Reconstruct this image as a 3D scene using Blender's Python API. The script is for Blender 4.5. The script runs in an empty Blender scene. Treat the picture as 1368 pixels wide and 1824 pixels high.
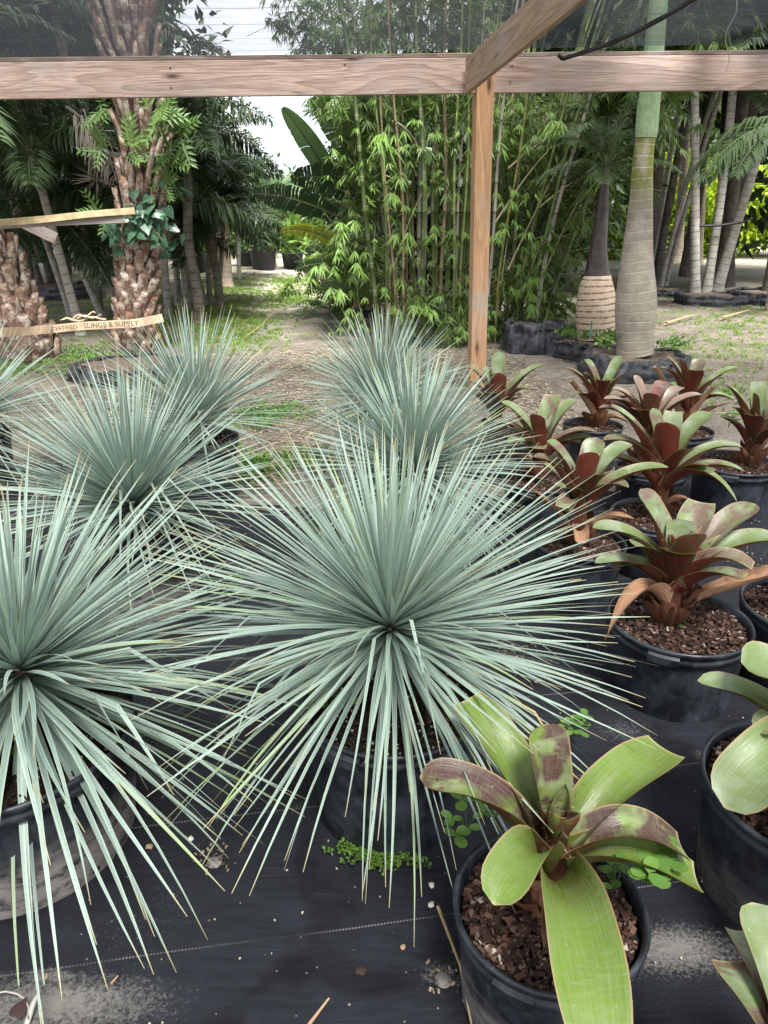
import bpy, math, random
from mathutils import Vector, Matrix
import numpy as np
PI = math.pi
rad = math.radians
SC = bpy.context.scene
C = SC.collection
V = Vector

# ------------------------------------------------------------------ camera
H, TH, F = 1.45, rad(22.07), 1317.0
cam_d = bpy.data.cameras.new("camera"); cam = bpy.data.objects.new("camera", cam_d); C.objects.link(cam)
cam.location = (0, 0, H); cam.rotation_euler = (PI/2 - TH, 0, 0)
cam_d.sensor_fit = 'VERTICAL'; cam_d.sensor_height = 36.0; cam_d.lens = 36.0*F/1824
cam_d.clip_start = 0.05; cam_d.clip_end = 600
SC.camera = cam
SC.render.resolution_x = 768; SC.render.resolution_y = 1024
# ------------------------------------------------------------------ world, sun, exposure
SUN_EL, SUN_AZ = rad(62), rad(160)
w = bpy.data.worlds.new("World"); SC.world = w; w.use_nodes = True
nt = w.node_tree; nt.nodes.clear()
def wn(t): return nt.nodes.new(t)
sky = wn('ShaderNodeTexSky'); sky.sky_type = 'NISHITA'; sky.sun_disc = False
sky.sun_elevation = SUN_EL; sky.sun_rotation = SUN_AZ; sky.dust_density = 3.0
tc = wn('ShaderNodeTexCoord'); mp = wn('ShaderNodeMapping'); mp.inputs['Scale'].default_value = (1, 1, 2.4)
nz = wn('ShaderNodeTexNoise'); nz.inputs['Scale'].default_value = 2.6; nz.inputs['Detail'].default_value = 7; nz.inputs['Roughness'].default_value = .55
cr = wn('ShaderNodeValToRGB')
cr.color_ramp.elements[0].position = .38; cr.color_ramp.elements[0].color = (6.2, 6.9, 7.9, 1)
cr.color_ramp.elements[1].position = .56; cr.color_ramp.elements[1].color = (10.5, 10.6, 10.8, 1)
mx = wn('ShaderNodeMix'); mx.data_type = 'RGBA'; mx.inputs[0].default_value = .86
bg = wn('ShaderNodeBackground'); bg.inputs['Strength'].default_value = .085
wo = wn('ShaderNodeOutputWorld')
L = nt.links.new
L(tc.outputs['Generated'], mp.inputs[0]); L(mp.outputs[0], nz.inputs['Vector']); L(nz.outputs[0], cr.inputs[0])
L(sky.outputs[0], mx.inputs[6]); L(cr.outputs[0], mx.inputs[7]); L(mx.outputs[2], bg.inputs[0]); L(bg.outputs[0], wo.inputs[0])
sd = bpy.data.lights.new("sun", 'SUN'); sd.energy = 4.8; sd.angle = rad(16); sd.color = (1, .98, .95)
so = bpy.data.objects.new("sun", sd); C.objects.link(so)
so.rotation_euler = (PI/2 - SUN_EL, 0, -SUN_AZ + PI); so.location = (0, 0, 12)
_d = V((math.sin(SUN_AZ)*math.cos(SUN_EL), math.cos(SUN_AZ)*math.cos(SUN_EL), math.sin(SUN_EL)))
so.rotation_euler = (_d).to_track_quat('Z', 'Y').to_euler()
SC.view_settings.view_transform = 'Standard'; SC.view_settings.look = 'None'
SC.view_settings.exposure = 1.38; SC.view_settings.gamma = 1.0
SC.cycles.transparent_max_bounces = 12
SC.cycles.max_bounces = 6; SC.cycles.diffuse_bounces = 3; SC.cycles.glossy_bounces = 2
SC.cycles.transmission_bounces = 3

# ------------------------------------------------------------------ helpers: pixel of the 1368x1824 photo -> metres
sT, cT = math.sin(TH), math.cos(TH)
def ray(px, py):
    u = (912-py)/F; x = (px-684)/F
    return V((x, cT + u*sT, -sT + u*cT))
def g(px, py, z=0.0):
    d = ray(px, py); return V((0, 0, H)) + d*((z-H)/d.z)
def at(px, py, Y):
    d = ray(px, py); return V((0, 0, H)) + d*(Y/d.y)

def R(a, b): return random.uniform(a, b)

class MB:
    def __init__(s): s.v = []; s.f = []; s.a = []; s.m = []
    def vert(s, p, a=(0, 0, 0)):
        s.v.append((p[0], p[1], p[2])); s.a.append(a); return len(s.v)-1
    def face(s, idx, m=0): s.f.append(tuple(idx)); s.m.append(m)
    def grid(s, rows, attrs, m=0, flip=False, closed=False):
        n0 = len(s.v); nr = len(rows); nc = len(rows[0])
        for r, ar in zip(rows, attrs):
            for p, a in zip(r, ar): s.vert(p, a)
        for i in range(nr-1):
            for j in range(nc if closed else nc-1):
                j2 = (j+1) % nc
                q = (n0+i*nc+j, n0+i*nc+j2, n0+(i+1)*nc+j2, n0+(i+1)*nc+j)
                s.face(q[::-1] if flip else q, m)
        return n0
    def tube(s, pts, rr, n=8, rnd=0.0, m=0, cap=True, wob=0.0):
        rows = []; at_ = []; ln = 0
        N = len(pts)
        for i, p in enumerate(pts):
            t = (pts[min(i+1, N-1)]-pts[max(i-1, 0)]).normalized()
            ref = V((1, 0, 0)) if abs(t.x) < .9 else V((0, 1, 0))
            sx = t.cross(ref).normalized(); sy = t.cross(sx).normalized()
            if i: ln += (pts[i]-pts[i-1]).length
            r = rr[i] if hasattr(rr, '__len__') else rr
            row = []
            for k in range(n):
                an = 2*PI*k/n; q = r*(1+R(-wob, wob)) if wob else r
                row.append(p + sx*(math.cos(an)*q) + sy*(math.sin(an)*q))
            rows.append(row); at_.append([(k/n, ln, rnd) for k in range(n)])
        n0 = s.grid(rows, at_, m, closed=True)
        if cap:
            s.face([n0+k for k in range(n)], m)
            s.face([n0+(N-1)*n+k for k in range(n)][::-1], m)
    def lathe(s, prof, n=48, c=(0, 0, 0), m=0, wob=None, rnd=0):
        rows = []; ats = []
        for i, (r, z) in enumerate(prof):
            row = []
            for k in range(n):
                an = 2*PI*k/n
                q = r + (wob(an, z, r) if wob else 0)
                row.append((c[0]+q*math.cos(an), c[1]+q*math.sin(an), c[2]+z))
            rows.append(row); ats.append([(k/n, i/len(prof), rnd)]*1 if 0 else [(k/n, z, rnd) for k in range(n)])
        return s.grid(rows, ats, m, closed=True)
    def box(s, c, sx, sy, sz, M=None, m=0, rnd=0):
        M = M or Matrix.Identity(3); n0 = len(s.v)
        for z in (-1, 1):
            for x, y in ((-1, -1), (1, -1), (1, 1), (-1, 1)):
                s.vert(V(c) + M @ V((x*sx/2, y*sy/2, z*sz/2)), (x, z, rnd))
        for q in ((3, 2, 1, 0), (4, 5, 6, 7), (0, 1, 5, 4), (1, 2, 6, 5), (2, 3, 7, 6), (3, 0, 4, 7)):
            s.face([n0+i for i in q], m)
    def build(s, name, mats, parent=None, smooth=True, loc=None):
        me = bpy.data.meshes.new(name)
        me.from_pydata(s.v, [], s.f)
        if not isinstance(mats, (list, tuple)): mats = [mats]
        for mm in mats: me.materials.append(mm)
        at_ = me.attributes.new('leaf', 'FLOAT_VECTOR', 'POINT')
        at_.data.foreach_set('vector', np.array(s.a, dtype=np.float32).ravel())
        if len(mats) > 1: me.polygons.foreach_set('material_index', np.array(s.m, dtype=np.int32))
        if smooth: me.polygons.foreach_set('use_smooth', np.ones(len(s.f), dtype=bool))
        me.update()
        o = bpy.data.objects.new(name, me); C.objects.link(o)
        if parent is not None: o.parent = parent
        if loc is not None: o.location = loc
        return o

def tag(o, label, cat, group=None, kind=None):
    if label: o['label'] = label
    if cat: o['category'] = cat
    if group: o['group'] = group
    if kind: o['kind'] = kind
    return o
def thing(name, label, cat, loc=(0, 0, 0), rz=0, group=None):
    o = bpy.data.objects.new(name, None); C.objects.link(o)
    o.empty_display_size = .1
    o.location = loc; o.rotation_euler = (0, 0, rz)
    return tag(o, label, cat, group)
def struct(o): o['kind'] = 'structure'; return o
def share(o, name, parent, loc=None, rot=None, scale=None):
    c = o.copy(); c.name = name; C.objects.link(c); c.parent = parent
    if loc is not None: c.location = loc
    if rot is not None: c.rotation_euler = rot
    if scale is not None: c.scale = (scale,)*3
    return c

# ------------------------------------------------------------------ material mini-language
class NT:
    def __init__(s, name, disp=False):
        s.m = bpy.data.materials.new(name); s.m.use_nodes = True; s.t = s.m.node_tree; s.t.nodes.clear()
        s.out = s.t.nodes.new('ShaderNodeOutputMaterial')
    def n(s, t): return s.t.nodes.new(t)
    def put(s, sock, v):
        if isinstance(v, bpy.types.NodeSocket): s.t.links.new(v, sock)
        elif v is not None:
            if hasattr(sock.default_value, '__len__') and isinstance(v, (tuple, list)) and len(v) == 3 and len(sock.default_value) == 4: v = (*v, 1)
            sock.default_value = v
    def obj(s): return s.n('ShaderNodeTexCoord').outputs['Object']
    def pos(s): return s.n('ShaderNodeNewGeometry').outputs['Position']
    def leaf(s):
        a = s.n('ShaderNodeAttribute'); a.attribute_name = 'leaf'
        x = s.n('ShaderNodeSeparateXYZ'); s.t.links.new(a.outputs['Vector'], x.inputs[0])
        return a.outputs['Vector'], x.outputs[0], x.outputs[1], x.outputs[2]
    def map(s, v, sc=(1, 1, 1), rot=(0, 0, 0)):
        m = s.n('ShaderNodeMapping'); s.put(m.inputs[0], v); m.inputs['Scale'].default_value = sc; m.inputs['Rotation'].default_value = rot
        return m.outputs[0]
    def noise(s, v, scale, detail=4, rough=.5, dist=0):
        x = s.n('ShaderNodeTexNoise'); s.put(x.inputs['Vector'], v); x.inputs['Scale'].default_value = scale
        x.inputs['Detail'].default_value = detail; x.inputs['Roughness'].default_value = rough; x.inputs['Distortion'].default_value = dist
        return x.outputs[0]
    def vor(s, v, scale, feat='F1', out=0):
        x = s.n('ShaderNodeTexVoronoi'); s.put(x.inputs['Vector'], v); x.inputs['Scale'].default_value = scale; x.feature = feat
        return x.outputs[out]
    def ramp(s, f, stops):
        x = s.n('ShaderNodeValToRGB'); s.put(x.inputs[0], f)
        e = x.color_ramp.elements
        while len(e) < len(stops): e.new(.5)
        for i, (p, c) in enumerate(stops):
            e[i].position = p; e[i].color = (*c, 1) if hasattr(c, '__len__') else (c, c, c, 1)
        return x.outputs[0]
    def mix(s, f, a, b, mode='MIX'):
        x = s.n('ShaderNodeMix'); x.data_type = 'RGBA'; x.blend_type = mode
        s.put(x.inputs[0], f); s.put(x.inputs[6], a); s.put(x.inputs[7], b); return x.outputs[2]
    def math(s, op, a, b=None, c=None):
        x = s.n('ShaderNodeMath'); x.operation = op; s.put(x.inputs[0], a)
        if b is not None: s.put(x.inputs[1], b)
        if c is not None: s.put(x.inputs[2], c)
        return x.outputs[0]
    def sep(s, v):
        x = s.n('ShaderNodeSeparateXYZ'); s.put(x.inputs[0], v); return x.outputs
    def comb(s, a, b, c):
        x = s.n('ShaderNodeCombineXYZ'); s.put(x.inputs[0], a); s.put(x.inputs[1], b); s.put(x.inputs[2], c); return x.outputs[0]
    def bump(s, h, st=.3, d=.01):
        x = s.n('ShaderNodeBump'); x.inputs['Strength'].default_value = st; x.inputs['Distance'].default_value = d
        s.put(x.inputs['Height'], h); return x.outputs[0]
    def pbr(s, col, rough=.6, bump=None, spec=.5, transl=0, tcol=None):
        b = s.n('ShaderNodeBsdfPrincipled'); s.put(b.inputs['Base Color'], col); s.put(b.inputs['Roughness'], rough)
        b.inputs['Specular IOR Level'].default_value = spec
        if bump is not None: s.put(b.inputs['Normal'], bump)
        o = b.outputs[0]
        if transl:
            t = s.n('ShaderNodeBsdfTranslucent'); s.put(t.inputs[0], tcol if tcol is not None else col)
            x = s.n('ShaderNodeMixShader'); x.inputs[0].default_value = transl
            s.t.links.new(o, x.inputs[1]); s.t.links.new(t.outputs[0], x.inputs[2]); o = x.outputs[0]
        s.t.links.new(o, s.out.inputs[0]); return s.m

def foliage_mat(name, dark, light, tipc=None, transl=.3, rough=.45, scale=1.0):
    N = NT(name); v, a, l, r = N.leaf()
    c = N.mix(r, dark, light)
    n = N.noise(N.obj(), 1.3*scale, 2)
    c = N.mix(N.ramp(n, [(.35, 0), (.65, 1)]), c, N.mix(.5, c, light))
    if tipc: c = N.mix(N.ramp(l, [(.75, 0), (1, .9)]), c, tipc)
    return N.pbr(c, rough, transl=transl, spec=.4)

def m_yucca():
    N = NT('yucca_leaf'); v, a, l, r = N.leaf()
    c = N.mix(r, (.135, .215, .18), (.285, .39, .34))
    st = N.noise(N.comb(N.math('MULTIPLY', a, 3.5), N.math('MULTIPLY', r, 91), N.math('MULTIPLY', l, 2)), 3, 3)
    c = N.mix(N.ramp(st, [(.35, 0), (.7, .6)]), c, (.40, .50, .455))
    ea = N.math('ABSOLUTE', a)
    c = N.mix(N.ramp(ea, [(.55, 0), (1, .7)]), c, (.56, .62, .42))
    ag = N.math('GREATER_THAN', r, .86)          # old leaves green-yellow
    c = N.mix(N.math('MULTIPLY', ag, N.ramp(l, [(.2, 0), (.9, .75)])), c, (.27, .36, .10))
    tp = N.math('ADD', l, N.math('MULTIPLY', N.noise(N.comb(r, r, 0), 60, 1), .10))
    c = N.mix(N.ramp(tp, [(.93, 0), (.985, .5), (1, .9)]), c, (.33, .29, .16))
    vy = N.math('GREATER_THAN', r, .985)
    c = N.mix(N.math('MULTIPLY', vy, N.ramp(l, [(.6, 0), (.72, 1)])), c, (.38, .25, .07))
    fl = N.noise(N.obj(), 260, 2)
    c = N.mix(N.ramp(fl, [(.62, 0), (.70, .5)]), c, (.10, .13, .10))
    c = N.mix(N.ramp(l, [(.0, .5), (.12, 0)]), c, (.30, .34, .20))
    return N.pbr(c, .48, transl=.12, spec=.35)

def m_brom(name, base, green, silver, purple, pamt, seed):
    N = NT(name); v, a, l, r = N.leaf()
    c = N.mix(N.ramp(l, [(.12, 0), (.5, 1)]), base, green)
    rr = N.math('ADD', N.math('MULTIPLY', r, 57.0), seed)
    band = N.noise(N.comb(N.math('MULTIPLY', a, .35), N.math('MULTIPLY', l, 3.0), rr), 1.2, 3, .55, .4)
    sel = N.ramp(r, [(.42, .12), (.52, 1)])
    c = N.mix(N.math('MULTIPLY', N.math('MULTIPLY', N.ramp(band, [(.44, 0), (.62, 1)]), .8), sel if name.endswith('green') else .9), c, silver)
    b2 = N.noise(N.comb(N.math('MULTIPLY', a, .45), N.math('MULTIPLY', l, 2.6), N.math('ADD', rr, 31)), 1.3, 3, .6, .4)
    c = N.mix(N.math('MULTIPLY', N.ramp(b2, [(.41, 0), (.54, 1)]), N.math('MULTIPLY', sel, pamt)), c, purple)
    st = N.noise(N.comb(N.math('MULTIPLY', a, 9), N.math('MULTIPLY', l, .9), rr), 3, 3, .6)
    c = N.mix(N.ramp(st, [(.42, 0), (.75, .38)]), c, silver)
    sc2 = N.noise(N.comb(N.math('MULTIPLY', a, 14), N.math('MULTIPLY', l, 9), rr), 2.2, 4, .7)
    c = N.mix(N.ramp(sc2, [(.60, 0), (.72, .45)]), c, tuple(x*.45 for x in green))
    cr_ = N.noise(N.comb(a, N.math('MULTIPLY', l, 40), rr), 1.5, 3)
    c = N.mix(N.ramp(cr_, [(.5, 0), (.75, .25)]), c, silver)
    sp = N.noise(N.obj(), 130, 3)
    c = N.mix(N.ramp(sp, [(.70, 0), (.76, .4)]), c, (.45, .48, .40))
    c = N.mix(N.ramp(N.math('ABSOLUTE', a), [(.93, 0), (.985, .85)]), c, (.36, .24, .13))
    c = N.mix(N.ramp(l, [(.975, 0), (1, .8)]), c, (.42, .34, .18))
    bp = N.bump(st, .25, .004)
    return N.pbr(c, N.ramp(st, [(.3, .28), (.8, .46)]), bp, .45, transl=.15, tcol=(.30, .42, .06))
def m_brom_under(name, red, olive, amt):
    N = NT(name); v, a, l, r = N.leaf()
    n = N.noise(N.comb(N.math('MULTIPLY', a, 1.0), N.math('MULTIPLY', l, 3), N.math('MULTIPLY', r, 40)), 1.4, 4)
    c = N.mix(N.ramp(N.math('ADD', n, N.math('MULTIPLY', N.math('SUBTRACT', r, .5), .35)), [(.42-amt*.12, 0), (.62-amt*.12, 1)]), olive, red)
    st = N.noise(N.comb(N.math('MULTIPLY', a, 12), N.math('MULTIPLY', l, .8), r), 3, 3)
    c = N.mix(N.ramp(st, [(.4, 0), (.8, .3)]), c, (.25, .16, .12))
    return N.pbr(c, .3, N.bump(st, .2, .003), .5, transl=.16, tcol=(.45, .07, .03))
def m_dead(name='dead_bromeliad_leaf', a0=(.26, .125, .065), a1=(.50, .31, .19)):
    N = NT(name); v, a, l, r = N.leaf()
    st = N.noise(N.comb(N.math('MULTIPLY', a, 10), N.math('MULTIPLY', l, 1.2), N.math('MULTIPLY', r, 30)), 3, 5)
    c = N.mix(N.ramp(st, [(.3, 0), (.7, 1)]), a0, a1)
    n = N.noise(N.obj(), 25, 3)
    c = N.mix(N.ramp(n, [(.6, 0), (.72, .6)]), c, (.12, .06, .03))
    return N.pbr(c, .75, N.bump(st, .6, .006), .2, transl=.12)

def m_pot(name, dirt=0.0, dirtc=(.20, .185, .17), dz=.1):
    N = NT(name); p = N.obj()
    n1 = N.noise(p, 9, 6, .7); n2 = N.noise(N.map(p, (1, 1, .25)), 40, 4, .6)
    c = N.mix(N.ramp(n1, [(.42, 0), (.62, 1)]), (.010, .0115, .014), (.038, .045, .056))
    c = N.mix(N.ramp(n2, [(.55, 0), (.8, .55)]), c, (.075, .080, .09))
    sc_ = N.noise(N.map(p, (14, 14, 60), (0, .3, .2)), 3, 2)
    c = N.mix(N.ramp(sc_, [(.70, 0), (.76, .3)]), c, (.12, .12, .125))
    if dirt:
        z = N.sep(p)[2]
        zz = N.math('ADD', z, N.math('MULTIPLY', N.noise(N.map(p, (1, 1, 3)), 7, 4), -.12))
        k = N.math('MULTIPLY', N.ramp(N.math('DIVIDE', zz, dz), [(.25, 1), (.75, 0)]), N.ramp(N.noise(N.map(p, (1, 1, 2.5)), 15, 6, .75), [(.36, 0), (.52, 1)]))
        c = N.mix(N.math('MULTIPLY', k, dirt), c, dirtc)
    return N.pbr(c, N.ramp(n1, [(.35, .34), (.7, .55)]), N.bump(n2, .15, .004), .4)

def m_soil(name, c0, c1, white):
    N = NT(name); p = N.obj(); v, a, l, r = N.leaf()
    n = N.noise(p, 60, 5, .7)
    c = N.mix(N.ramp(n, [(.35, 0), (.7, 1)]), c0, c1)
    vr = N.vor(p, 170, 'F1', 0)
    c = N.mix(N.math('MULTIPLY', N.ramp(vr, [(.10, 1), (.20, 0)]), N.ramp(N.noise(p, 90, 1), [(.55, 0), (.6, white)])), c, (.6, .57, .5))
    return N.pbr(c, .9, N.bump(n, .9, .01), .2)
def m_chip(name, stops, rough=.85):
    N = NT(name); v, a, l, r = N.leaf()
    c = N.ramp(r, stops); n = N.noise(N.obj(), 120, 3)
    c = N.mix(N.ramp(n, [(.4, 0), (.8, .4)]), c, (.02, .012, .01), )
    return N.pbr(c, rough, spec=.25)

def m_wood(name, ca, cb, cc, axis=0, knots=True):
    N = NT(name); p = N.obj()
    sc = [1, 1, 1]; sc[axis] = .07
    q = N.map(p, tuple(sc))
    base = N.noise(q, 9, 3, .5, 1.0)
    rings = N.math('FRACT', N.math('MULTIPLY', N.noise(N.map(p, tuple([.35 if i == axis else 4.5 for i in range(3)])), 1.1, 2, .5, .4), 13))
    rg = N.ramp(rings, [(.0, .1), (.55, .8), (.92, 1), (1, 0)])
    fine = N.noise(N.map(p, tuple([2 if i == axis else 90 for i in range(3)])), 3, 4, .6)
    c = N.mix(N.ramp(base, [(.3, 0), (.7, 1)]), ca, cb)
    c = N.mix(N.math('MULTIPLY', N.math('SUBTRACT', 1, rg), .5), c, cc)
    c = N.mix(N.ramp(fine, [(.42, 0), (.68, .75)]), c, cc)
    w_ = N.noise(p, 2.2, 4, .6)
    c = N.mix(N.ramp(w_, [(.5, 0), (.72, .55)]), c, (.33, .30, .28))
    if knots:
        kk = N.vor(N.map(p, tuple([1.7 if i == axis else 6 for i in range(3)])), 1.0)
        c = N.mix(N.ramp(kk, [(.06, .95), (.10, .5), (.17, 0)]), c, (.07, .04, .025))
    st = N.noise(N.map(p, tuple([1.5 if i == axis else 14 for i in range(3)])), 2.5, 5, .7)
    c = N.mix(N.ramp(st, [(.60, 0), (.70, .4)]), c, (.10, .08, .07))
    return N.pbr(c, .82, N.bump(N.math('ADD', fine, rg), .35, .004), .2)

def m_ring(name, ca, cb, ringc, sp, wid=.12, green=None, gz=None):
    """ringed palm trunk; attribute = (around, metres along, rnd)"""
    N = NT(name); v, a, l, r = N.leaf(); p = N.obj()
    n = N.noise(p, 6, 5, .65); f = N.noise(N.map(p, (60, 60, 5)), 1.5, 3)
    c = N.mix(N.ramp(n, [(.35, 0), (.68, 1)]), ca, cb)
    c = N.mix(N.ramp(f, [(.5, 0), (.8, .4)]), c, tuple(x*.6 for x in ca))
    q = N.math('ADD', N.math('DIVIDE', l, sp), N.math('ADD', N.math('MULTIPLY', N.noise(N.map(p, (2, 2, .8)), 1.6, 2), .55), N.math('MULTIPLY', r, 7)))
    fr = N.math('FRACT', q)
    rg = N.ramp(fr, [(0, 1), (wid, 0), (1-wid*.4, 0), (1, 1)])
    rg = N.math('MULTIPLY', rg, N.ramp(N.noise(p, 22, 3), [(.33, .15), (.55, 1)]))
    c = N.mix(rg, c, ringc)
    if green:
        k = N.ramp(N.math('DIVIDE', l, gz[2]), [(gz[0]/gz[2], 0), (gz[1]/gz[2], 1)])
        k = N.math('MULTIPLY', k, N.ramp(N.noise(N.map(p, (5, 5, 1.6)), 1.6, 4), [(.36, 0), (.52, 1)]))
        c = N.mix(N.math('MULTIPLY', k, N.math('SUBTRACT', 1, N.math('MULTIPLY', rg, .8))), c, green)
    sp_ = N.noise(p, 90, 3)
    c = N.mix(N.ramp(sp_, [(.62, 0), (.72, .5)]), c, tuple(min(1, x*1.7) for x in cb))
    return N.pbr(c, .8, N.bump(N.math('SUBTRACT', f, rg), .5, .01), .2)

def flat(name, c, rough=.6, var=.25, sc=20, spec=.4, transl=0):
    N = NT(name); n = N.noise(N.obj(), sc, 4, .6)
    cc = N.mix(N.ramp(n, [(.3, 0), (.7, 1)]), tuple(x*(1-var) for x in c), tuple(min(1, x*(1+var)) for x in c))
    return N.pbr(cc, rough, N.bump(n, .25, .005), spec, transl=transl)

M = {}
M['yucca'] = m_yucca()
M['brg'] = m_brom('bromeliad_leaf_green', (.080, .105, .006), (.120, .205, .020), (.27, .29, .17), (.065, .022, .024), 1.0, 3.0)
M['brs'] = m_brom('bromeliad_leaf_silvery', (.12, .085, .022), (.15, .215, .065), (.28, .34, .23), (.15, .065, .055), .9, 11.0)
M['brp'] = m_brom('bromeliad_leaf_pink', (.20, .12, .05), (.25, .17, .12), (.42, .38, .32), (.26, .07, .08), .9, 23.0)
M['bru'] = m_brom_under('bromeliad_underside_maroon', (.13, .022, .013), (.050, .034, .012), .8)
M['bruo'] = m_brom_under('bromeliad_underside_olive', (.09, .025, .012), (.075, .11, .018), .0)
M['dead'] = m_dead(); M['dead2'] = m_dead('dead_sheath', (.10, .035, .02), (.24, .11, .06))
M['pot'] = m_pot('black_pot'); M['potd'] = m_pot('dirty_black_pot', .85, (.30, .275, .25), .20); M['poth'] = m_pot('dusty_pot_foot', .7, (.17, .16, .15), .11)
M['bark'] = m_soil('bark_soil', (.010, .006, .004), (.035, .02, .014), .3)
M['peat'] = m_soil('peat_soil', (.008, .006, .005), (.03, .021, .015), 1.0)
M['barkchip'] = m_chip('bark_chip', [(0, (.014, .008, .006)), (.45, (.045, .022, .015)), (.8, (.10, .052, .034)), (.96, (.17, .11, .08)), (1, (.42, .36, .3))])
M['peatchip'] = m_chip('peat_chip', [(0, (.012, .008, .006)), (.55, (.045, .024, .017)), (.8, (.09, .05, .035)), (.82, (.42, .39, .33)), (1, (.62, .6, .53))])
M['weed'] = foliage_mat('weed_leaf', (.07, .17, .03), (.18, .33, .07), transl=.35, scale=6)
M['weedd'] = foliage_mat('small_weed_leaf', (.05, .12, .02), (.14, .25, .04), transl=.3, scale=6)

random.seed(7)
# ------------------------------------------------------------------ SETTING: ground
def m_ground():
    N = NT('nursery_dirt'); p = N.pos(); X, Y, Z = N.sep(p)
    big = N.noise(p, .35, 5, .6); mid = N.noise(p, 2.2, 6, .65); fine = N.noise(p, 28, 5, .75); gr = N.noise(p, 110, 3, .7)
    c = N.mix(N.ramp(mid, [(.35, 0), (.66, 1)]), (.095, .080, .066), (.235, .205, .170))
    c = N.mix(N.ramp(fine, [(.45, 0), (.62, .6)]), c, (.34, .295, .235))
    c = N.mix(N.ramp(gr, [(.55, 0), (.68, .45)]), c, (.05, .037, .027))
    # pale sandy lane running away between the trees
    lx = N.math('ADD', X, N.math('MULTIPLY', Y, .115))
    lane = N.ramp(N.math('ABSOLUTE', N.math('ADD', lx, N.math('MULTIPLY', N.math('SUBTRACT', mid, .5), 1.6))), [(.55, 1), (1.9, 0)])
    far = N.ramp(N.math('DIVIDE', Y, 40), [(.22, 0), (.30, .5), (.42, 1)])
    lane = N.math('MULTIPLY', lane, far)
    c = N.mix(N.math('MULTIPLY', lane, N.ramp(mid, [(.3, .6), (.55, 1)])), c, (.50, .44, .37))
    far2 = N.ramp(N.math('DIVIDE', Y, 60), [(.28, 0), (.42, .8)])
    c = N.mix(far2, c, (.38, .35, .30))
    # mossy green film under the trees
    gn = N.math('MULTIPLY', N.ramp(N.noise(p, .9, 5, .7), [(.48, 0), (.60, .55)]), N.ramp(N.math('DIVIDE', Y, 40), [(.16, 0), (.22, 1), (.6, 1), (.75, .3)]))
    c = N.mix(gn, c, (.085, .125, .030))
    return N.pbr(c, .95, N.bump(N.math('ADD', fine, N.math('MULTIPLY', gr, .5)), .8, .03), .15)
b = MB()
xs = [-260, -90, -40] + [x*.6 for x in range(-40, 41)] + [40, 90, 260]
ys = [-40, -8, 0, 2, 3.6] + [4+.5*i for i in range(60)] + [40, 60, 110, 300]
from mathutils import noise as mn
def gz(x, y):
    k = min(1, max(0, (y-5.2)/2))
    return (mn.noise(V((x*.5, y*.5, 3))) * .045 + mn.noise(V((x*1.7, y*1.7, 9)))*.02)*k if y < 36 and abs(x) < 25 else 0
b.grid([[(x, y, gz(x, y)) for x in xs] for y in ys], [[(0, 0, 0)]*len(xs) for y in ys])
struct(b.build('ground', m_ground()))

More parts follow.
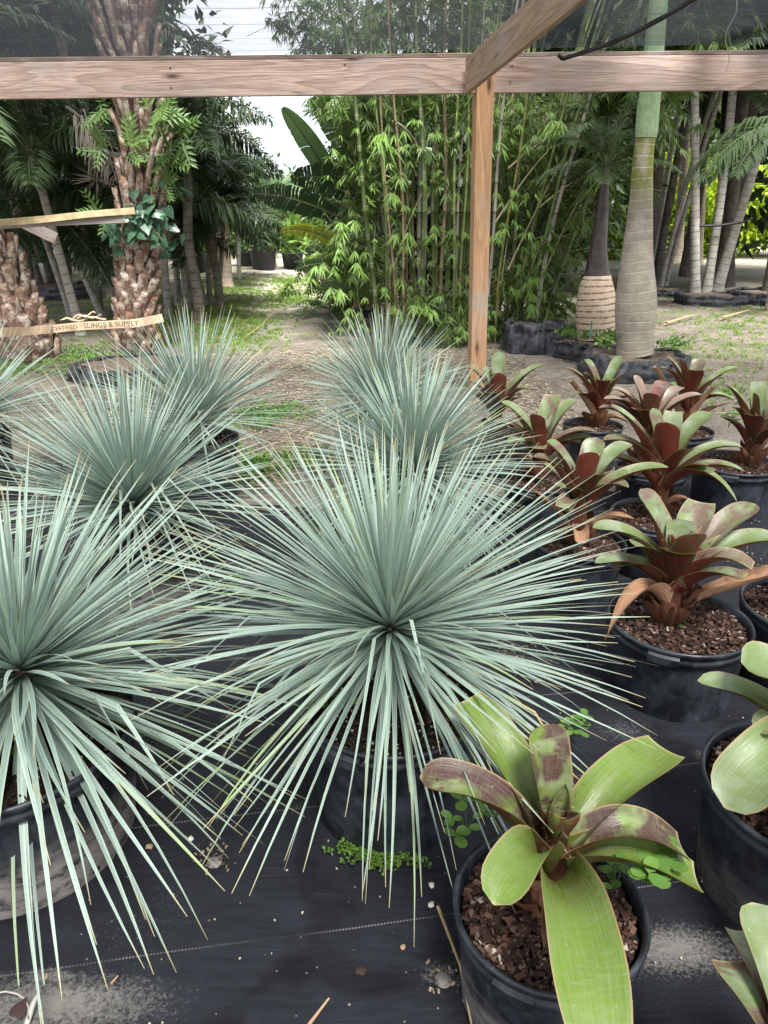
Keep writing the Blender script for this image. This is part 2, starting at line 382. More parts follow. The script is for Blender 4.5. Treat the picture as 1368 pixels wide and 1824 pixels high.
def m_cloth():
    N = NT('woven_ground_cloth'); p = N.pos(); X, Y, Z = N.sep(p)
    wet = N.noise(p, 2.3, 4, .5, .6); n = N.noise(p, 7, 6, .7); sp = N.noise(p, 210, 2, .6)
    c = N.mix(N.ramp(wet, [(.42, 0), (.47, 1)]), (.0045, .005, .007), (.0135, .0155, .0215))
    c = N.mix(N.ramp(n, [(.45, 0), (.75, .55)]), c, (.026, .030, .041))
    wx = N.math('SINE', N.math('MULTIPLY', N.math('ADD', X, N.math('MULTIPLY', Y, .158)), 1500))
    wy = N.math('SINE', N.math('MULTIPLY', N.math('SUBTRACT', Y, N.math('MULTIPLY', X, .158)), 1500))
    wv = N.math('MULTIPLY', wx, wy)
    crs = N.noise(N.map(p, (160, 5, 1)), 1, 2); crs2 = N.noise(N.map(p, (5, 160, 1)), 1, 2)
    c = N.mix(N.math('MULTIPLY', N.ramp(N.math('ADD', crs, crs2), [(.99, 0), (1.0, 0)]) if 0 else N.ramp(crs, [(.58, 0), (.72, .5)]), N.ramp(n, [(.4, .2), (.6, 1)])), c, (.011, .011, .012))
    c = N.mix(N.ramp(crs2, [(.60, 0), (.74, .35)]), c, (.055, .056, .06))
    # stitched seams
    sv = N.math('SUBTRACT', Y, N.math('MULTIPLY', X, .158))
    sv = N.math('ADD', sv, N.math('MULTIPLY', N.math('SUBTRACT', N.noise(p, 1.5, 2), .5), .02))
    fr = N.math('ABSOLUTE', N.math('SUBTRACT', N.math('FRACT', N.math('DIVIDE', N.math('SUBTRACT', sv, .975), .37)), .5))
    seam = N.math('LESS_THAN', fr, .0052)
    dash = N.math('GREATER_THAN', N.math('SINE', N.math('MULTIPLY', X, 900)), -.25)
    seam = N.math('MULTIPLY', N.math('MULTIPLY', seam, dash), N.ramp(N.noise(p, 4, 3), [(.36, .08), (.55, .75)]))
    c = N.mix(seam, c, (.26, .245, .23))
    # pale dust washed onto the cloth
    def patch(cx, cy, rx, ry, edge=.55):
        dx = N.math('DIVIDE', N.math('SUBTRACT', X, cx), rx); dy = N.math('DIVIDE', N.math('SUBTRACT', Y, cy), ry)
        d = N.math('SQRT', N.math('ADD', N.math('MULTIPLY', dx, dx), N.math('MULTIPLY', dy, dy)))
        return N.ramp(d, [(0, 1), (1, 0)])
    k = None
    for (px, py, rx, ry, s) in ((1200, 1695, .22, .09, 1.15), (100, 1795, .34, .10, 1.1), (90, 1745, .10, .03, 1), (1110, 1310, .16, .10, .55), (1262, 1350, .07, .05, .8), (860, 1290, .25, .14, .3), (520, 1440, .12, .06, .4), (790, 1745, .08, .05, .8), (440, 1110, .18, .08, .5), (240, 1660, .25, .3, .25)):
        q = g(px, py); t = N.math('MULTIPLY', patch(q.x, q.y, rx, ry), s)
        k = t if k is None else N.math('MAXIMUM', k, t)
    grain = N.noise(p, 120, 6, .85)
    dm = N.ramp(N.math('ADD', N.math('MULTIPLY', k, .33), N.math('MULTIPLY', grain, .95)), [(.60, 0), (.80, .8)])
    c = N.mix(dm, c, (.26, .245, .22))
    sk = N.vor(p, 26, 'F1', 0)
    c = N.mix(N.ramp(sk, [(.035, .8), (.06, 0)]), c, (.4, .38, .34))
    rgh = N.ramp(wet, [(.42, .48), (.47, .68)])
    return N.pbr(c, rgh, N.bump(N.math('ADD', N.math('MULTIPLY', wv, .25), N.math('MULTIPLY', N.noise(N.map(p, (1, 2.2, 1)), 5, 5, .6), 9)), .8, .006), .25)
b = MB(); nx, ny = 60, 50
rows = []
for j in range(ny+1):
    row = []
    for i in range(nx+1):
        x = -4.2 + 9.4*i/nx
        back = 3.72 + .12*math.sin(x*2.1) + .06*math.sin(x*7) + (.75 if x > 1.25 else .0)*min(1, max(0, (x-1.25)/.4)) + max(0, -.9-x)*.55 if x > -1.6 else 4.35+.1*math.sin(x*3)
        y = -.6 + (back+.6)*j/ny
        row.append((x, y, .006 + .004*(1+mn.noise(V((x*3, y*3, 0)))) ))
    rows.append(row)
b.grid(rows, [[(0, 0, 0)]*(nx+1)]*(ny+1))
tag(struct(b.build('ground_cloth', m_cloth())), 'black woven weed cloth laid under the rows of pots', None)
del_keys = None

# ------------------------------------------------------------------ SETTING: timber frame and shade cloth
wood_b = m_wood('weathered_beam_wood', (.56, .405, .33), (.42, .34, .29), (.15, .095, .075), 0)
wood_r = m_wood('rafter_wood', (.46, .33, .22), (.38, .285, .205), (.16, .105, .07), 0)
wood_p = m_wood('warm_post_wood', (.56, .33, .175), (.46, .285, .165), (.21, .12, .06), 0)
dark_w = m_wood('dark_batten_wood', (.14, .11, .095), (.22, .17, .14), (.06, .045, .04), 0, False)
def beam(name, A, B, h, t, mat, up=V((0, 0, 1)), parent=None, seg=1):
    """timber from A to B (centre of its underside), h high, t thick; object space runs along x"""
    d = (B-A); Ln = d.length; x = d.normalized(); y = up.cross(x).normalized(); z = x.cross(y)
    bm = MB(); bv = .004
    prof = [(-t/2+bv, 0), (t/2-bv, 0), (t/2, bv), (t/2, h-bv), (t/2-bv, h), (-t/2+bv, h), (-t/2, h-bv), (-t/2, bv)]
    rows = []; N_ = max(2, int(Ln/.25))
    for i in range(N_+1):
        wz = .003*mn.noise(V((i*.6, h*9, t*50)))
        rows.append([(Ln*i/N_, p[0], p[1]+wz) for p in prof])
    n0 = bm.grid(rows, [[(0, 0, 0)]*8]*len(rows), closed=True, flip=True)
    bm.face([n0+k for k in range(8)]); bm.face([n0+N_*8+k for k in range(8)][::-1])
    o = bm.build(name, mat, parent, smooth=False)
    Mx = Matrix((x, y, z)).transposed().to_4x4(); Mx.translation = A
    o.matrix_world = Mx
    return o
YL, YR = 6.30, 6.62
A = at(-260, 180.5, YL-.06); B = at(1640, 157, YR+.06)
tag(beam('crossbeam', A, B, .238, .04, wood_b), 'long weathered wooden crossbeam spanning the picture under the shade cloth', 'beam')
up = V((0, 0, .242))
tag(beam('batten', A+up+V((0, .03, 0)), B+up+V((0, .03, 0)), .030, .06, dark_w), 'thin dark batten nailed along the top of the crossbeam', 'batten')
Pb = g(845, 692); Pt = at(858, 150, 6.56); Pb.y = 6.60; Pb = V(((845-684)/F*(6.6*cT+H*sT), 6.60, 0))
Pt = V((at(857, 165, 6.56).x, 6.585, Pt.z+.10))
_d = (Pt-Pb)
post = beam('post', Pb, Pt, .135, .135, wood_p, up=V((.12, -1, 0)))
tag(post, 'upright square orange-brown timber post beside the bamboo', 'post')
r0 = at(829, 166.5, 6.40); r0.z += 0.0
rd = V((.2475, -1.032, .117)).normalized()
ra = beam('rafter', r0+V((.02, 0, 0)), r0+V((.02, 0, 0))+rd*4.2, .235, .04, wood_r)
tag(ra, 'sloping wooden rafter running overhead from the crossbeam toward the viewer', 'rafter')
# shade cloth roof
def m_shade():
    N = NT('shade_netting'); p = N.pos()
    n = N.noise(N.map(p, (.6, 9, 1)), 2, 4, .6); f = N.noise(N.map(p, (4, 60, 1)), 2, 3)
    c = N.mix(N.ramp(f, [(.4, 0), (.7, 1)]), (.010, .0105, .011), (.030, .031, .033))
    d = N.n('ShaderNodeBsdfDiffuse'); N.put(d.inputs[0], c)
    tl = N.n('ShaderNodeBsdfTranslucent'); tl.inputs[0].default_value = (.045, .048, .055, 1)
    a = N.n('ShaderNodeMixShader'); a.inputs[0].default_value = .5; L2 = N.t.links.new
    L2(d.outputs[0], a.inputs[1]); L2(tl.outputs[0], a.inputs[2])
    t = N.n('ShaderNodeBsdfTransparent')
    hol = N.ramp(N.vor(N.map(p, (1, 1.3, 1)), 9.0), [(.030, 1), (.040, 0)])
    k = N.math('ADD', N.ramp(n, [(.25, .38), (.75, .58)]), hol)
    cs = N.math('FRACT', N.math('MULTIPLY', N.sep(p)[1], 3.3)); line = N.math('LESS_THAN', cs, .035)
    k = N.math('SUBTRACT', k, N.math('MULTIPLY', line, .22))
    x = N.n('ShaderNodeMixShader'); N.put(x.inputs[0], k); L2(a.outputs[0], x.inputs[1]); L2(t.outputs[0], x.inputs[2])
    L2(x.outputs[0], N.out.inputs[0]); return N.m
b = MB(); rows = []
for j in range(31):
    y = 6.47 - j*.30
    rows.append([(x*.45, y + .0, (A.z+up.z+.045) + (B.z-A.z)*(x*.45-A.x)/(B.x-A.x) + (6.47-y)*.112 + (.03*math.sin(x*.9)*math.sin(min(1, j/6)*PI/2) - .02*abs(math.sin(j*.4))*(j > 0)) + .002) for x in range(-12, 15)])
b.grid(rows, [[(0, 0, 0)]*27]*31)
tag(b.build('shade_cloth', m_shade()), 'black see-through shade cloth stretched over the timber frame', 'shade cloth')
# black cable and white string under the roof
M['black'] = flat('black_rubber', (.016, .016, .018), .5)
b = MB(); p0 = at(1008, 104, 6.40); p1 = at(1300, -40, 4.7)
pts = [p0.lerp(p1, t/14) + V((0, 0, -.05*math.sin(PI*t/14))) for t in range(15)]
b.tube(pts, .011, 8); b.tube([p+V((.006*math.sin(i*2), 0, .013)) for i, p in enumerate(pts)], .007, 6)
b.tube([p0, p0+V((-.03, .0, -.0)), p0+V((-.06, .0, .025))], .016, 8)
tag(b.build('cable', M['black']), 'thick black cable hanging from the crossbeam under the shade cloth', 'cable')
b = MB(); p0 = at(1308, -10, 6.2); p1 = at(1288, 128, 6.5)
b.tube([p0.lerp(p1, t/10)+V((.03*math.sin(t*.9), -.02*math.sin(t*.3), 0)) for t in range(11)], .0035, 5)
tag(b.build('string', flat('pale_twine', (.5, .48, .42), .8)), 'thin pale string dangling over the right end of the crossbeam', 'string')

# ------------------------------------------------------------------ PLANT BUILDERS
def strap_leaf(b, P0, P1, P2, w, ch0=.9, ch1=.12, nseg=14, nc=6, tip='round', m=0, m2=1, rnd=None, twist=0, side=None, ruffle=0.0, prof0=.75):
    """bromeliad-like strap: quadratic curve P0,P1,P2; two skins 1.6 mm apart"""
    rnd = R(0, 1) if rnd is None else rnd
    az = V(((P2-P0).x, (P2-P0).y, 0))
    if az.length < 1e-4: az = V((0, -1, 0))
    az.normalize()
    sd0 = side if side is not None else V((-az.y, az.x, 0))
    top = []; bot = []; ats = []
    for i in range(nseg+1):
        s = i/nseg
        s = 1-(1-s)**1.25 if tip == 'round' else s
        p = P0*(1-s)**2 + P1*(2*s*(1-s)) + P2*s*s
        t = ((P1-P0)*(1-s) + (P2-P1)*s).normalized()
        sd = (sd0 - t*sd0.dot(t)).normalized()
        if twist:
            sd = Matrix.Rotation(twist*s, 3, t) @ sd
        n = t.cross(sd).normalized()
        if n.z < 0 and not twist: n = n
        pf = prof0 + (1-prof0)*min(1, s/.45)
        if tip == 'round':
            e = max(0, (s-.80)/.20); pf *= math.sqrt(max(0, 1-e*e)) if e > 0 else 1
            pf = max(pf, .04)
        elif tip == 'cut':
            e = max(0, (s-.7)/.3); pf *= 1-.22*e*e
        elif tip == 'point':
            pf *= max(.03, (1-s**2.5))
        ch = ch0*(1-s)**1.5 + ch1
        rt = []; rb = []; ra_ = []
        for k in range(nc+1):
            a = -1+2*k/nc
            off = ch*(a*a)*pf*w*.5
            if ruffle: off += ruffle*w*math.sin(s*9+rnd*20+a*2)*abs(a)
            fw = t*( (.35*w*a*a*-1) if (tip == 'cut' and i == nseg and 0) else 0)
            hw = w*.5*pf*(1 - .25*ch*a*a)
            q = p + sd*(a*hw) + n*off*(-1 if n.z < 0 and False else 1) + fw
            rt.append(q+n*.0008); rb.append(q-n*.0012); ra_.append((a, s, rnd))
        top.append(rt); bot.append(rb); ats.append(ra_)
    b.grid(top, ats, m); b.grid(bot, ats, m2, flip=True)

def orient_n(P0, P2): pass

POTS = {}
def make_pot(parent, D, h, mat, ribs=0, holes=True, taper=.84, soil='bark', nchip=1700, soil_d=.03, seed=1):
    key = (D, h, mat, ribs, soil)
    if key in POTS:
        for o in POTS[key]: share(o, o.name.split('.')[0], parent, o.location.copy(), o.rotation_euler.copy())
        if True: return
    st = random.getstate(); random.seed(seed)
    r = D/2; rb = r*taper; lip = .011
    def rr(z): return rb + (r-lip*.9-rb)*(z/h)
    wob = (lambda an, z, q: .0025*math.cos(an*ribs)*(0.01 < z < h*.80)) if ribs else (lambda an, z, q: .0012*math.sin(an*3+z*9))
    prof = [(0.001, .004), (rb*.93, .003), (rb*.985, 0), (rb, .008)]
    prof += [(rr(z), z) for z in [.02+ (h-.075)*i/8 for i in range(9)]]
    prof += [(rr(h-.055)+.001, h-.050), (rr(h)+.004, h-.047), (rr(h)+.005, h-.032), (rr(h)+.001, h-.029), (rr(h)+.002, h-.018), (r-.001, h-.014), (r, h-.006), (r-.003, h), (r-.009, h-.001), (r-.012, h-.008), (rr(h-soil_d)-.006, h-soil_d-.02)]
    b = MB(); b.lathe(prof, 72, wob=wob)
    parts = [b.build('pot', mat, parent)]
    if holes:
        for k in range(7):
            b = MB()
            an = 2*PI*k/7+.35; c = V((math.cos(an)*(rb+.0015), math.sin(an)*(rb+.0015), .030))
            t = V((-math.sin(an), math.cos(an), 0)); u = V((0, 0, 1)); o_ = V((math.cos(an), math.sin(an), 0))
            n0 = b.vert(c + o_*.001, (0, 0, 0)); ids = [b.vert(c + t*math.cos(q*PI/6)*.011 + u*math.sin(q*PI/6)*.008+o_*.0012, (0, 0, 0)) for q in range(12)]
            for q in range(12): b.face((n0, ids[q], ids[(q+1) % 12]))
            parts.append(b.build('drain_hole', M['hole'], parent))
    for an0 in (-2.1, -2.1+PI):                       # grip tabs moulded under the rim
        b = MB()
        rows = []
        for (dr, z) in ((.0, h-.050), (.012, h-.045), (.013, h-.022), (.002, h-.014)):
            rows.append([((rr(h)+.004+dr)*math.cos(an0+q*.05), (rr(h)+.004+dr)*math.sin(an0+q*.05), z) for q in range(-4, 5)])
        b.grid(rows, [[(0, 0, 0)]*9]*4)
        parts.append(b.build('grip', mat, parent, smooth=False))
    # soil
    b = MB(); rs = rr(h-soil_d)-.008; rows = []
    for i in range(15):
        q = rs*i/14
        rows.append([(q*math.cos(2*PI*k/40), q*math.sin(2*PI*k/40), h-soil_d + .012*(1-(q/rs)**2) + .010*mn.noise(V((q*math.cos(2*PI*k/40)*30, q*math.sin(2*PI*k/40)*30, seed)))) for k in range(40)])
    b.grid(rows, [[(0, 0, 0)]*40]*15, closed=True)
    for i in range(nchip):
        q = rs*math.sqrt(R(0, 1))*.985; an = R(0, 2*PI); big = R(.4, 1)**2
        ln = (.005+.014*big) if soil == 'bark' else (.003+.011*big*R(.3, 1)); wd = ln*R(.25, .7); rn = R(0, 1)
        if soil == 'peat' and rn > .81: ln = wd = R(.003, .0055)
        Mr = Matrix.Rotation(R(0, 2*PI), 3, 'Z') @ Matrix.Rotation(R(-.5, .5), 3, 'X') @ Matrix.Rotation(R(-.4, .4), 3, 'Y')
        b.box((q*math.cos(an), q*math.sin(an), h-soil_d+.012*(1-(q/rs)**2)+.004+R(0, .006)), ln, wd, min(ln, R(.002, .005)), Mr, 1, rn)
    parts.append(b.build('soil', [M[soil], M[soil+'chip']], parent, smooth=False))
    POTS[key] = parts; random.setstate(st)
M['hole'] = flat('drain_hole_dark', (.003, .003, .003), .9)

def yucca_rosette(parent, c, n, L_, seed, mat, w0=.0155, lo=-32, segs=7, name='leaves', top=1.0, thin=.5, low=1.0):
    random.seed(seed); b = MB()
    s0, s1 = math.sin(rad(lo)), 1.0
    for i in range(n):
        k = (i+.5)/n
        sn = s1-(s1-s0)*k
        if sn < .12 and R(0, 1) < thin: continue
        if 1: el = math.asin(sn) + R(-.05, .05)
        az = i*2.399963 + R(-.12, .12)
        d = V((math.cos(az)*math.cos(el), math.sin(az)*math.cos(el), math.sin(el)))
        ln = L_*R(.84, 1.06)*(low if el < .15 else 1)*(.93 if el > 1.1 else 1)*(top if el > .9 else 1)*(R(.5, .9) if R(0, 1) < .05 else 1)
        droop = (.03+.10*max(0, math.cos(el)))*R(.4, 1.5) + (.12 if el < .0 else 0)*R(.5, 1.6)
        r = R(0, .86) if el > .12 else R(.25, 1.0)
        if R(0, 1) < .03: r = R(.86, 1)
        side = V((-math.sin(az), math.cos(az), 0)); tw = R(-.5, .5)*(.5 if el > .8 else 1.0); tw2 = R(-.7, .7)
        base = V(c) + d*.02 + V((0, 0, (el-.2)*.028))
        bend = side*R(-.06, .06)*(1 if el > .5 else 2.2)
        kink = R(.3, .75) if (R(0, 1) < .045 and el < .7) else 2
        w = w0*R(.8, 1.15); rows = []; ats = []; p = base.copy()
        for q in range(segs+1):
            s = q/segs
            if q:
                t = (d + V((0, 0, -1))*droop*2*s + bend*2*s)
                if s > kink: t = t + V((0, 0, -1.0))
                p = p + t.normalized()*(ln/segs)
            else: t = d
            tn = t.normalized(); sd = Matrix.Rotation(tw+tw2*s, 3, tn) @ (side-tn*side.dot(tn)).normalized()
            nn = tn.cross(sd)
            hw = w*.5*(1.25-.9*s if s < .2 else 1.07)*min(1, .75+s)*max(.05, (1-max(0, s-.12)/.88)**.62)
            if s == 1: hw = .0006
            rows.append([p - sd*hw, p - nn*hw*.28, p + sd*hw]); ats.append([(-1, s, r), (0, s, r), (1, s, r)])
        b.grid(rows, ats)
    o = b.build(name, mat, parent)
    return o

def stump(parent, c0, c1, r0, r1, mat, name='stem'):
    b = MB(); N_ = 8
    b.tube([V(c0).lerp(V(c1), i/N_) for i in range(N_+1)], [r0+(r1-r0)*i/N_ for i in range(N_+1)], 12, wob=.12)
    return b.build(name, mat, parent)
M['stem'] = flat('fibrous_stem', (.16, .105, .06), .9, .4, 40)

def yucca(label, px, py, D, h, crown_px, n, L_, seed, potmat, soil='peat', rise=None, taper=.84, lo=-30, ribs=0, w0=.0118, top=1.0, thin=.6, low=1.0):
    P = g(px, py, h); P.z = 0
    t = thing('potted_yucca', label, 'yucca', P, 0, 'blue yuccas in black pots')
    make_pot(t, D, h, potmat, ribs, soil=soil, taper=taper, seed=seed, nchip=900)
    cy = at(crown_px[0], crown_px[1], P.y)
    c = V((cy.x-P.x, 0, cy.z))
    yucca_rosette(t, c, n, L_, seed, M['yucca'], w0=w0, lo=lo, top=top, thin=thin, low=low)
    stump(t, (c.x*.5, 0, h-.03), (c.x, 0, c.z+.005), .032, .024, M['stem'])
    return t, c, P
y1, c1, P1 = yucca('largest yucca in the centre foreground, blue spiky leaves fanning over a black pot', 697, 1240, .45, .34, (695, 1128), 820, .57, 11, M['pot'], ribs=0, top=.88, thin=.60, w0=.0102, low=1.05)
y2, c2, P2 = yucca('front left yucca with broad drooping leaves in a wide mud-stained tub', 8, 1290, .60, .34, (38, 1205), 580, .575, 12, M['potd'], lo=-38, w0=.0138, top=.78, thin=.50, low=1.16)
y3, c3, P3 = yucca('second yucca on the left, its leaves fanned behind the front left one', 250, 932, .43, .36, (237, 905), 680, .57, 13, M['potd'], lo=-10, thin=.92)
y4, c4, P4 = yucca('third yucca on the left, in a plain black pot beside the bare dirt', 345, 778, .47, .36, (350, 752), 480, .60, 14, M['pot'], lo=-8, thin=.9)
y5, c5, P5 = yucca('yucca cut off by the left edge, mostly out of view', -60, 770, .45, .34, (-45, 745), 420, .58, 15, M['pot'])
y6, c6, P6 = yucca('yucca standing directly behind the large central one', 730, 885, .45, .34, (735, 845), 820, .54, 16, M['pot'])
y7, c7, P7 = yucca('farthest yucca of the centre row, nearest the timber post', 682, 752, .45, .34, (682, 718), 760, .54, 17, M['pot'])

# ---- bromeliads
def brom(label, px, py, D, h, leaves, potmat, mats=('brs', 'bru'), base=None, dead=(), seed=1, soil='bark', ribs=0, wd=.086, cup=True, up0=.06, zc=None, extra=10, taper=.84, cupred=True, sheath=True, lsc=1.0, fill=4, wk=1.30, pf0=1.0):
    """leaves: (tip px, tip py, depth offset from the axis in m[, width, tip style, bulge])"""
    random.seed(seed)
    P = g(px, py, h); P.z = 0
    t = thing('potted_bromeliad', label, 'bromeliad', P, 0, 'bromeliads in black pots')
    if D: make_pot(t, D, h, potmat, ribs, soil=soil, taper=taper, seed=3+int(D*100))
    bs = at(base[0], base[1], P.y) if base else V((P.x, P.y, h+.02))
    bx = bs.x-P.x; by = 0
    z0 = max(h-.02, bs.z-P.z) if zc is None else zc
    b = MB(); MT = [M[mats[0]], M[mats[1]]]
    for lf in leaves:
        lx, ly, dy = lf[:3]; w = lf[3] if len(lf) > 3 and lf[3] else wd; tip = lf[4] if len(lf) > 4 else 'round'; bul = lf[5] if len(lf) > 5 else .05
        T = at(lx, ly, P.y+dy) - P
        az = V((T.x-bx, T.y-by, 0)); Rr = az.length; az = az.normalized() if Rr > 1e-3 else V((0, 1, 0))
        inner = min(1, Rr/.3)
        P0 = V((bx, by, z0 - .03 + (1-inner)*.05)) + az*.022
        P1_ = P0 + az*Rr*.40 + V((0, 0, max(.03, (T.z-P0.z)*.60) + bul + .03))
        strap_leaf(b, P0, P1_, T, w*wk, ch0=1.25, ch1=.17, tip=tip, rnd=lf[6] if len(lf) > 6 else R(0, 1), prof0=pf0)
    for i in range(fill):
        a = i*2.1+seed; d = V((math.cos(a), math.sin(a), 0)); q = R(.16, .26)*lsc
        P0 = V((bx, by, z0-.04))+d*.02; strap_leaf(b, P0, P0+d*q*.4+V((0, 0, .10*lsc+.05)), P0+d*q*.9+V((0, 0, R(.08, .18)*lsc)), wd*.85, ch0=1.2, ch1=.25, tip=random.choice(['round', 'cut', 'round']))
    # central cup of short leaves
    if cup:
        for i in range(4):
            an = i*PI/2+.5+seed; d = V((math.cos(an), math.sin(an), 0)); q = R(.09, .13)*lsc
            P0 = V((bx, by, z0+.05)) + d*.01
            strap_leaf(b, P0, P0+d*.03+V((0, 0, q*.7)), P0+d*.035*lsc+V((0, 0, q)), wd*.6, ch0=1.3, ch1=.7, tip='point', nseg=8)
    b.build('leaves', MT, t)
    if sheath:
        b = MB()
        for i in range(extra):
            an = i*2.4+seed; d = V((math.cos(an), math.sin(an), 0)); q = R(.07, .15)*lsc
            P0 = V((bx*.9, by, h-.03)) + d*.02
            strap_leaf(b, P0, P0+d*.045+V((0, 0, q*.5)), P0+d*R(.045, .08)*lsc+V((0, 0, q)), wd*.8, ch0=1.3, ch1=.6, tip='point' if i % 3 else 'cut', nseg=8, m=0, m2=0, ruffle=.05)
        b.tube([V((bx*.9, by, h-.03)), V((bx, by, z0+.03))], [.035, .03], 10)
        b.build('leaf_base', M['dead2'], t)
    for dl in dead:
        b = MB(); lx, ly, dy, w, hump = dl[:5]
        T = at(lx, ly, P.y+dy) - P; P0 = V((bx, by, h+.03)); az = V((T.x-bx, T.y-by, 0)); Rr = az.length
        P0 = P0 + az.normalized()*.02
        mid = P0 + az*(.72 if T.z < P0.z-.02 else .5) + V((0, 0, max(0, T.z-P0.z)*.6+hump))
        strap_leaf(b, P0, mid, T, w, ch0=1.0, ch1=.55, tip='point' if len(dl) < 6 else dl[5], m=0, m2=0, ruffle=.06, nseg=18)
        b.build('dead_leaf', M['dead'], t)
    return t, P
# front hero
B1, PB1 = brom('front green bromeliad with purple-banded leaves in the pot at the bottom', 978, 1608, .36, .26,
    [(1066, 1840, -.33, .122, 'cut', .06, .22), (880, 1612, -.20, .085, 'round', .10, .31), (748, 1385, .02, .092, 'round', .06, .71), (828, 1248, .20, .10, 'cut', .03, .12),
     (970, 1290, .07, .084, 'round', .02, .93), (1185, 1335, .20, .112, 'cut', .04, .27), (1215, 1512, .01, .090, 'cut', .08, .62), (1240, 1566, -.03, .09, 'cut', .03, .05)],
    M['poth'], ('brg', 'bruo'), base=(985, 1530), dead=[(968, 1690, -.16, .03, .02), (905, 1560, -.03, .05, .02)], seed=21, wd=.088, extra=5, lsc=.75, fill=0, wk=1.0, pf0=.68)
B2, PB2 = brom('bromeliad in the right foreground with long curled tan dead leaves over its pot', 1209, 1100, .44, .27,
    [(1140, 872, .10, .082, 'round', .02), (1128, 1000-30, -.04, .05, 'cut', .03), (1056, 940, .03, .07, 'round', .07), (1250, 895, .17, .085, 'cut', .0), (1215, 925, .06, .072, 'round', .0), (1240, 950, -.07, .08, 'round', -.03), (1345, 898, .12, .078, 'round', .02),
     (1400, 962, .03, .078, 'round', .08), (1340, 1012, -.10, .070, 'cut', .08), (1205, 985, -.13, .085, 'cut', .0)],
    M['pot'], ('brs', 'bru'), base=(1200, 1040), dead=[(1078, 1140, -.15, .075, .22), (1420, 1008, .05, .065, .0, 'cut')], seed=22, extra=14, wd=.08)
B3, PB3 = brom('bromeliad with one tan dead leaf hanging straight down its front, middle of the right rows', 1032, 962, .36, .26,
    [(974, 786, .06, .066), (1062, 780, .14, .072, 'round', .0), (1052, 805, -.06, .070, 'round', -.03), (1122, 790, .08, .072), (950, 814, .02, .055, 'round', .06), (1190, 832, .02, .062, 'round', .06), (1120, 868, -.06, .06, 'round', .05), (1075, 845, -.10, .075, 'cut', .0), (1000, 868, -.08, .07, 'cut', .0)],
    M['pot'], base=(1032, 902), dead=[(1035, 968, -.20, .07, .06, 'cut'), (1140, 930, -.02, .055, .07), (940, 868, .02, .035, .03)], seed=23, extra=12)
B4, PB4 = brom('bromeliad with a broad dark red heart and one yellow-tipped leaf drooping to the right', 1172, 915, .40, .26,
    [(1088, 724, .06, .075), (1162, 727, .08, .066, 'round', 0), (1200, 733, .12, .07, 'cut', .0), (1188, 752, -.05, .085, 'round', -.03), (1264, 735, .06, .078), (1075, 784, .02, .07, 'round', .09), (1322, 797, -.0, .062, 'cut', .09), (1326, 840, -.06, .055, 'round', .08), (1312, 893, -.12, .050, 'round', .12), (1230, 800, -.12, .07, 'cut', .0)],
    M['pot'], base=(1180, 860), dead=[(1140, 885, -.14, .06, .04), (1238, 905, -.05, .035, .08)], seed=24, extra=12)
B5, PB5 = brom('pale bromeliad leaning over the yucca tips, left of the middle row', 965, 852, .38, .26,
    [(893, 716, .07, .072), (985, 704, .12, .075, 'cut', 0), (955, 738, -.05, .066, 'round', -.02), (1025, 712, .08, .06), (880, 752, .0, .065, 'round', .05), (1064, 770, -.02, .05, 'round', .07), (905, 790, -.05, .055, 'round', .05), (960, 800, -.10, .06, 'cut', .02)],
    M['pot'], base=(960, 812), dead=[(905, 812, -.06, .05, .06)], seed=25, extra=10)
B6, PB6 = brom('bromeliad at the back left of its group, next to the timber post', 890, 775, .38, .26,
    [(836, 655, .04, .06), (862, 655, .1, .06), (888, 626, .08, .065, 'round', 0), (888, 664, -.06, .075, 'round', -.03), (966, 650, .02, .07), (945, 694, -.08, .06, 'round', .06), (835, 680, -.04, .055, 'round', .03), (870, 700, -.12, .06, 'cut', .02)],
    M['pot'], base=(885, 735), seed=26, extra=10)
B7, PB7 = brom('bromeliad in the back row with a curled orange dead leaf on its left', 1056, 756, .36, .26,
    [(1006, 656, .03, .06), (1042, 640, .08, .06), (1040, 665, .03, .055), (1105, 634, .1, .06, 'round', 0), (1112, 665, -.05, .075, 'round', .0), (1075, 678, -.12, .07, 'cut', .02), (1030, 700, -.1, .06, 'cut', .0)],
    M['pot'], base=(1068, 725), dead=[(1015, 680, -.06, .06, .0, 'cut'), (1120, 755, -.05, .05, .04)], seed=27, extra=10)
B8, PB8 = brom('pinkish bromeliad squeezed between the others in the back rows', 1160, 830, .36, .26,
    [(1076, 711, .0, .06, 'round', .06), (1130, 668, .08, .06, 'round', 0), (1185, 680, .04, .072), (1160, 700, -.06, .065, 'round', -.02), (1250, 703, .0, .06, 'round', .05), (1090, 692, .06, .055), (1215, 690, .1, .06), (1135, 730, -.1, .07, 'cut', 0)],
    M['pot'], ('brp', 'bru'), base=(1155, 765), seed=28, extra=8)
B9, PB9 = brom('farthest bromeliad at the back right, brown dead leaves around its base', 1215, 765, .36, .26,
    [(1186, 636, .06, .06), (1212, 640, -.02, .06, 'round', 0), (1248, 640, .08, .065), (1315, 654, .0, .055, 'round', .05), (1240, 660, -.10, .08, 'cut', -.02), (1178, 655, -.02, .055), (1290, 672, -.04, .055)],
    M['pot'], base=(1225, 722), dead=[(1165, 655, -.02, .07, .0, 'cut'), (1275, 690, -.08, .06, .03, 'cut'), (1300, 718, .0, .05, .03)], seed=29, extra=10)
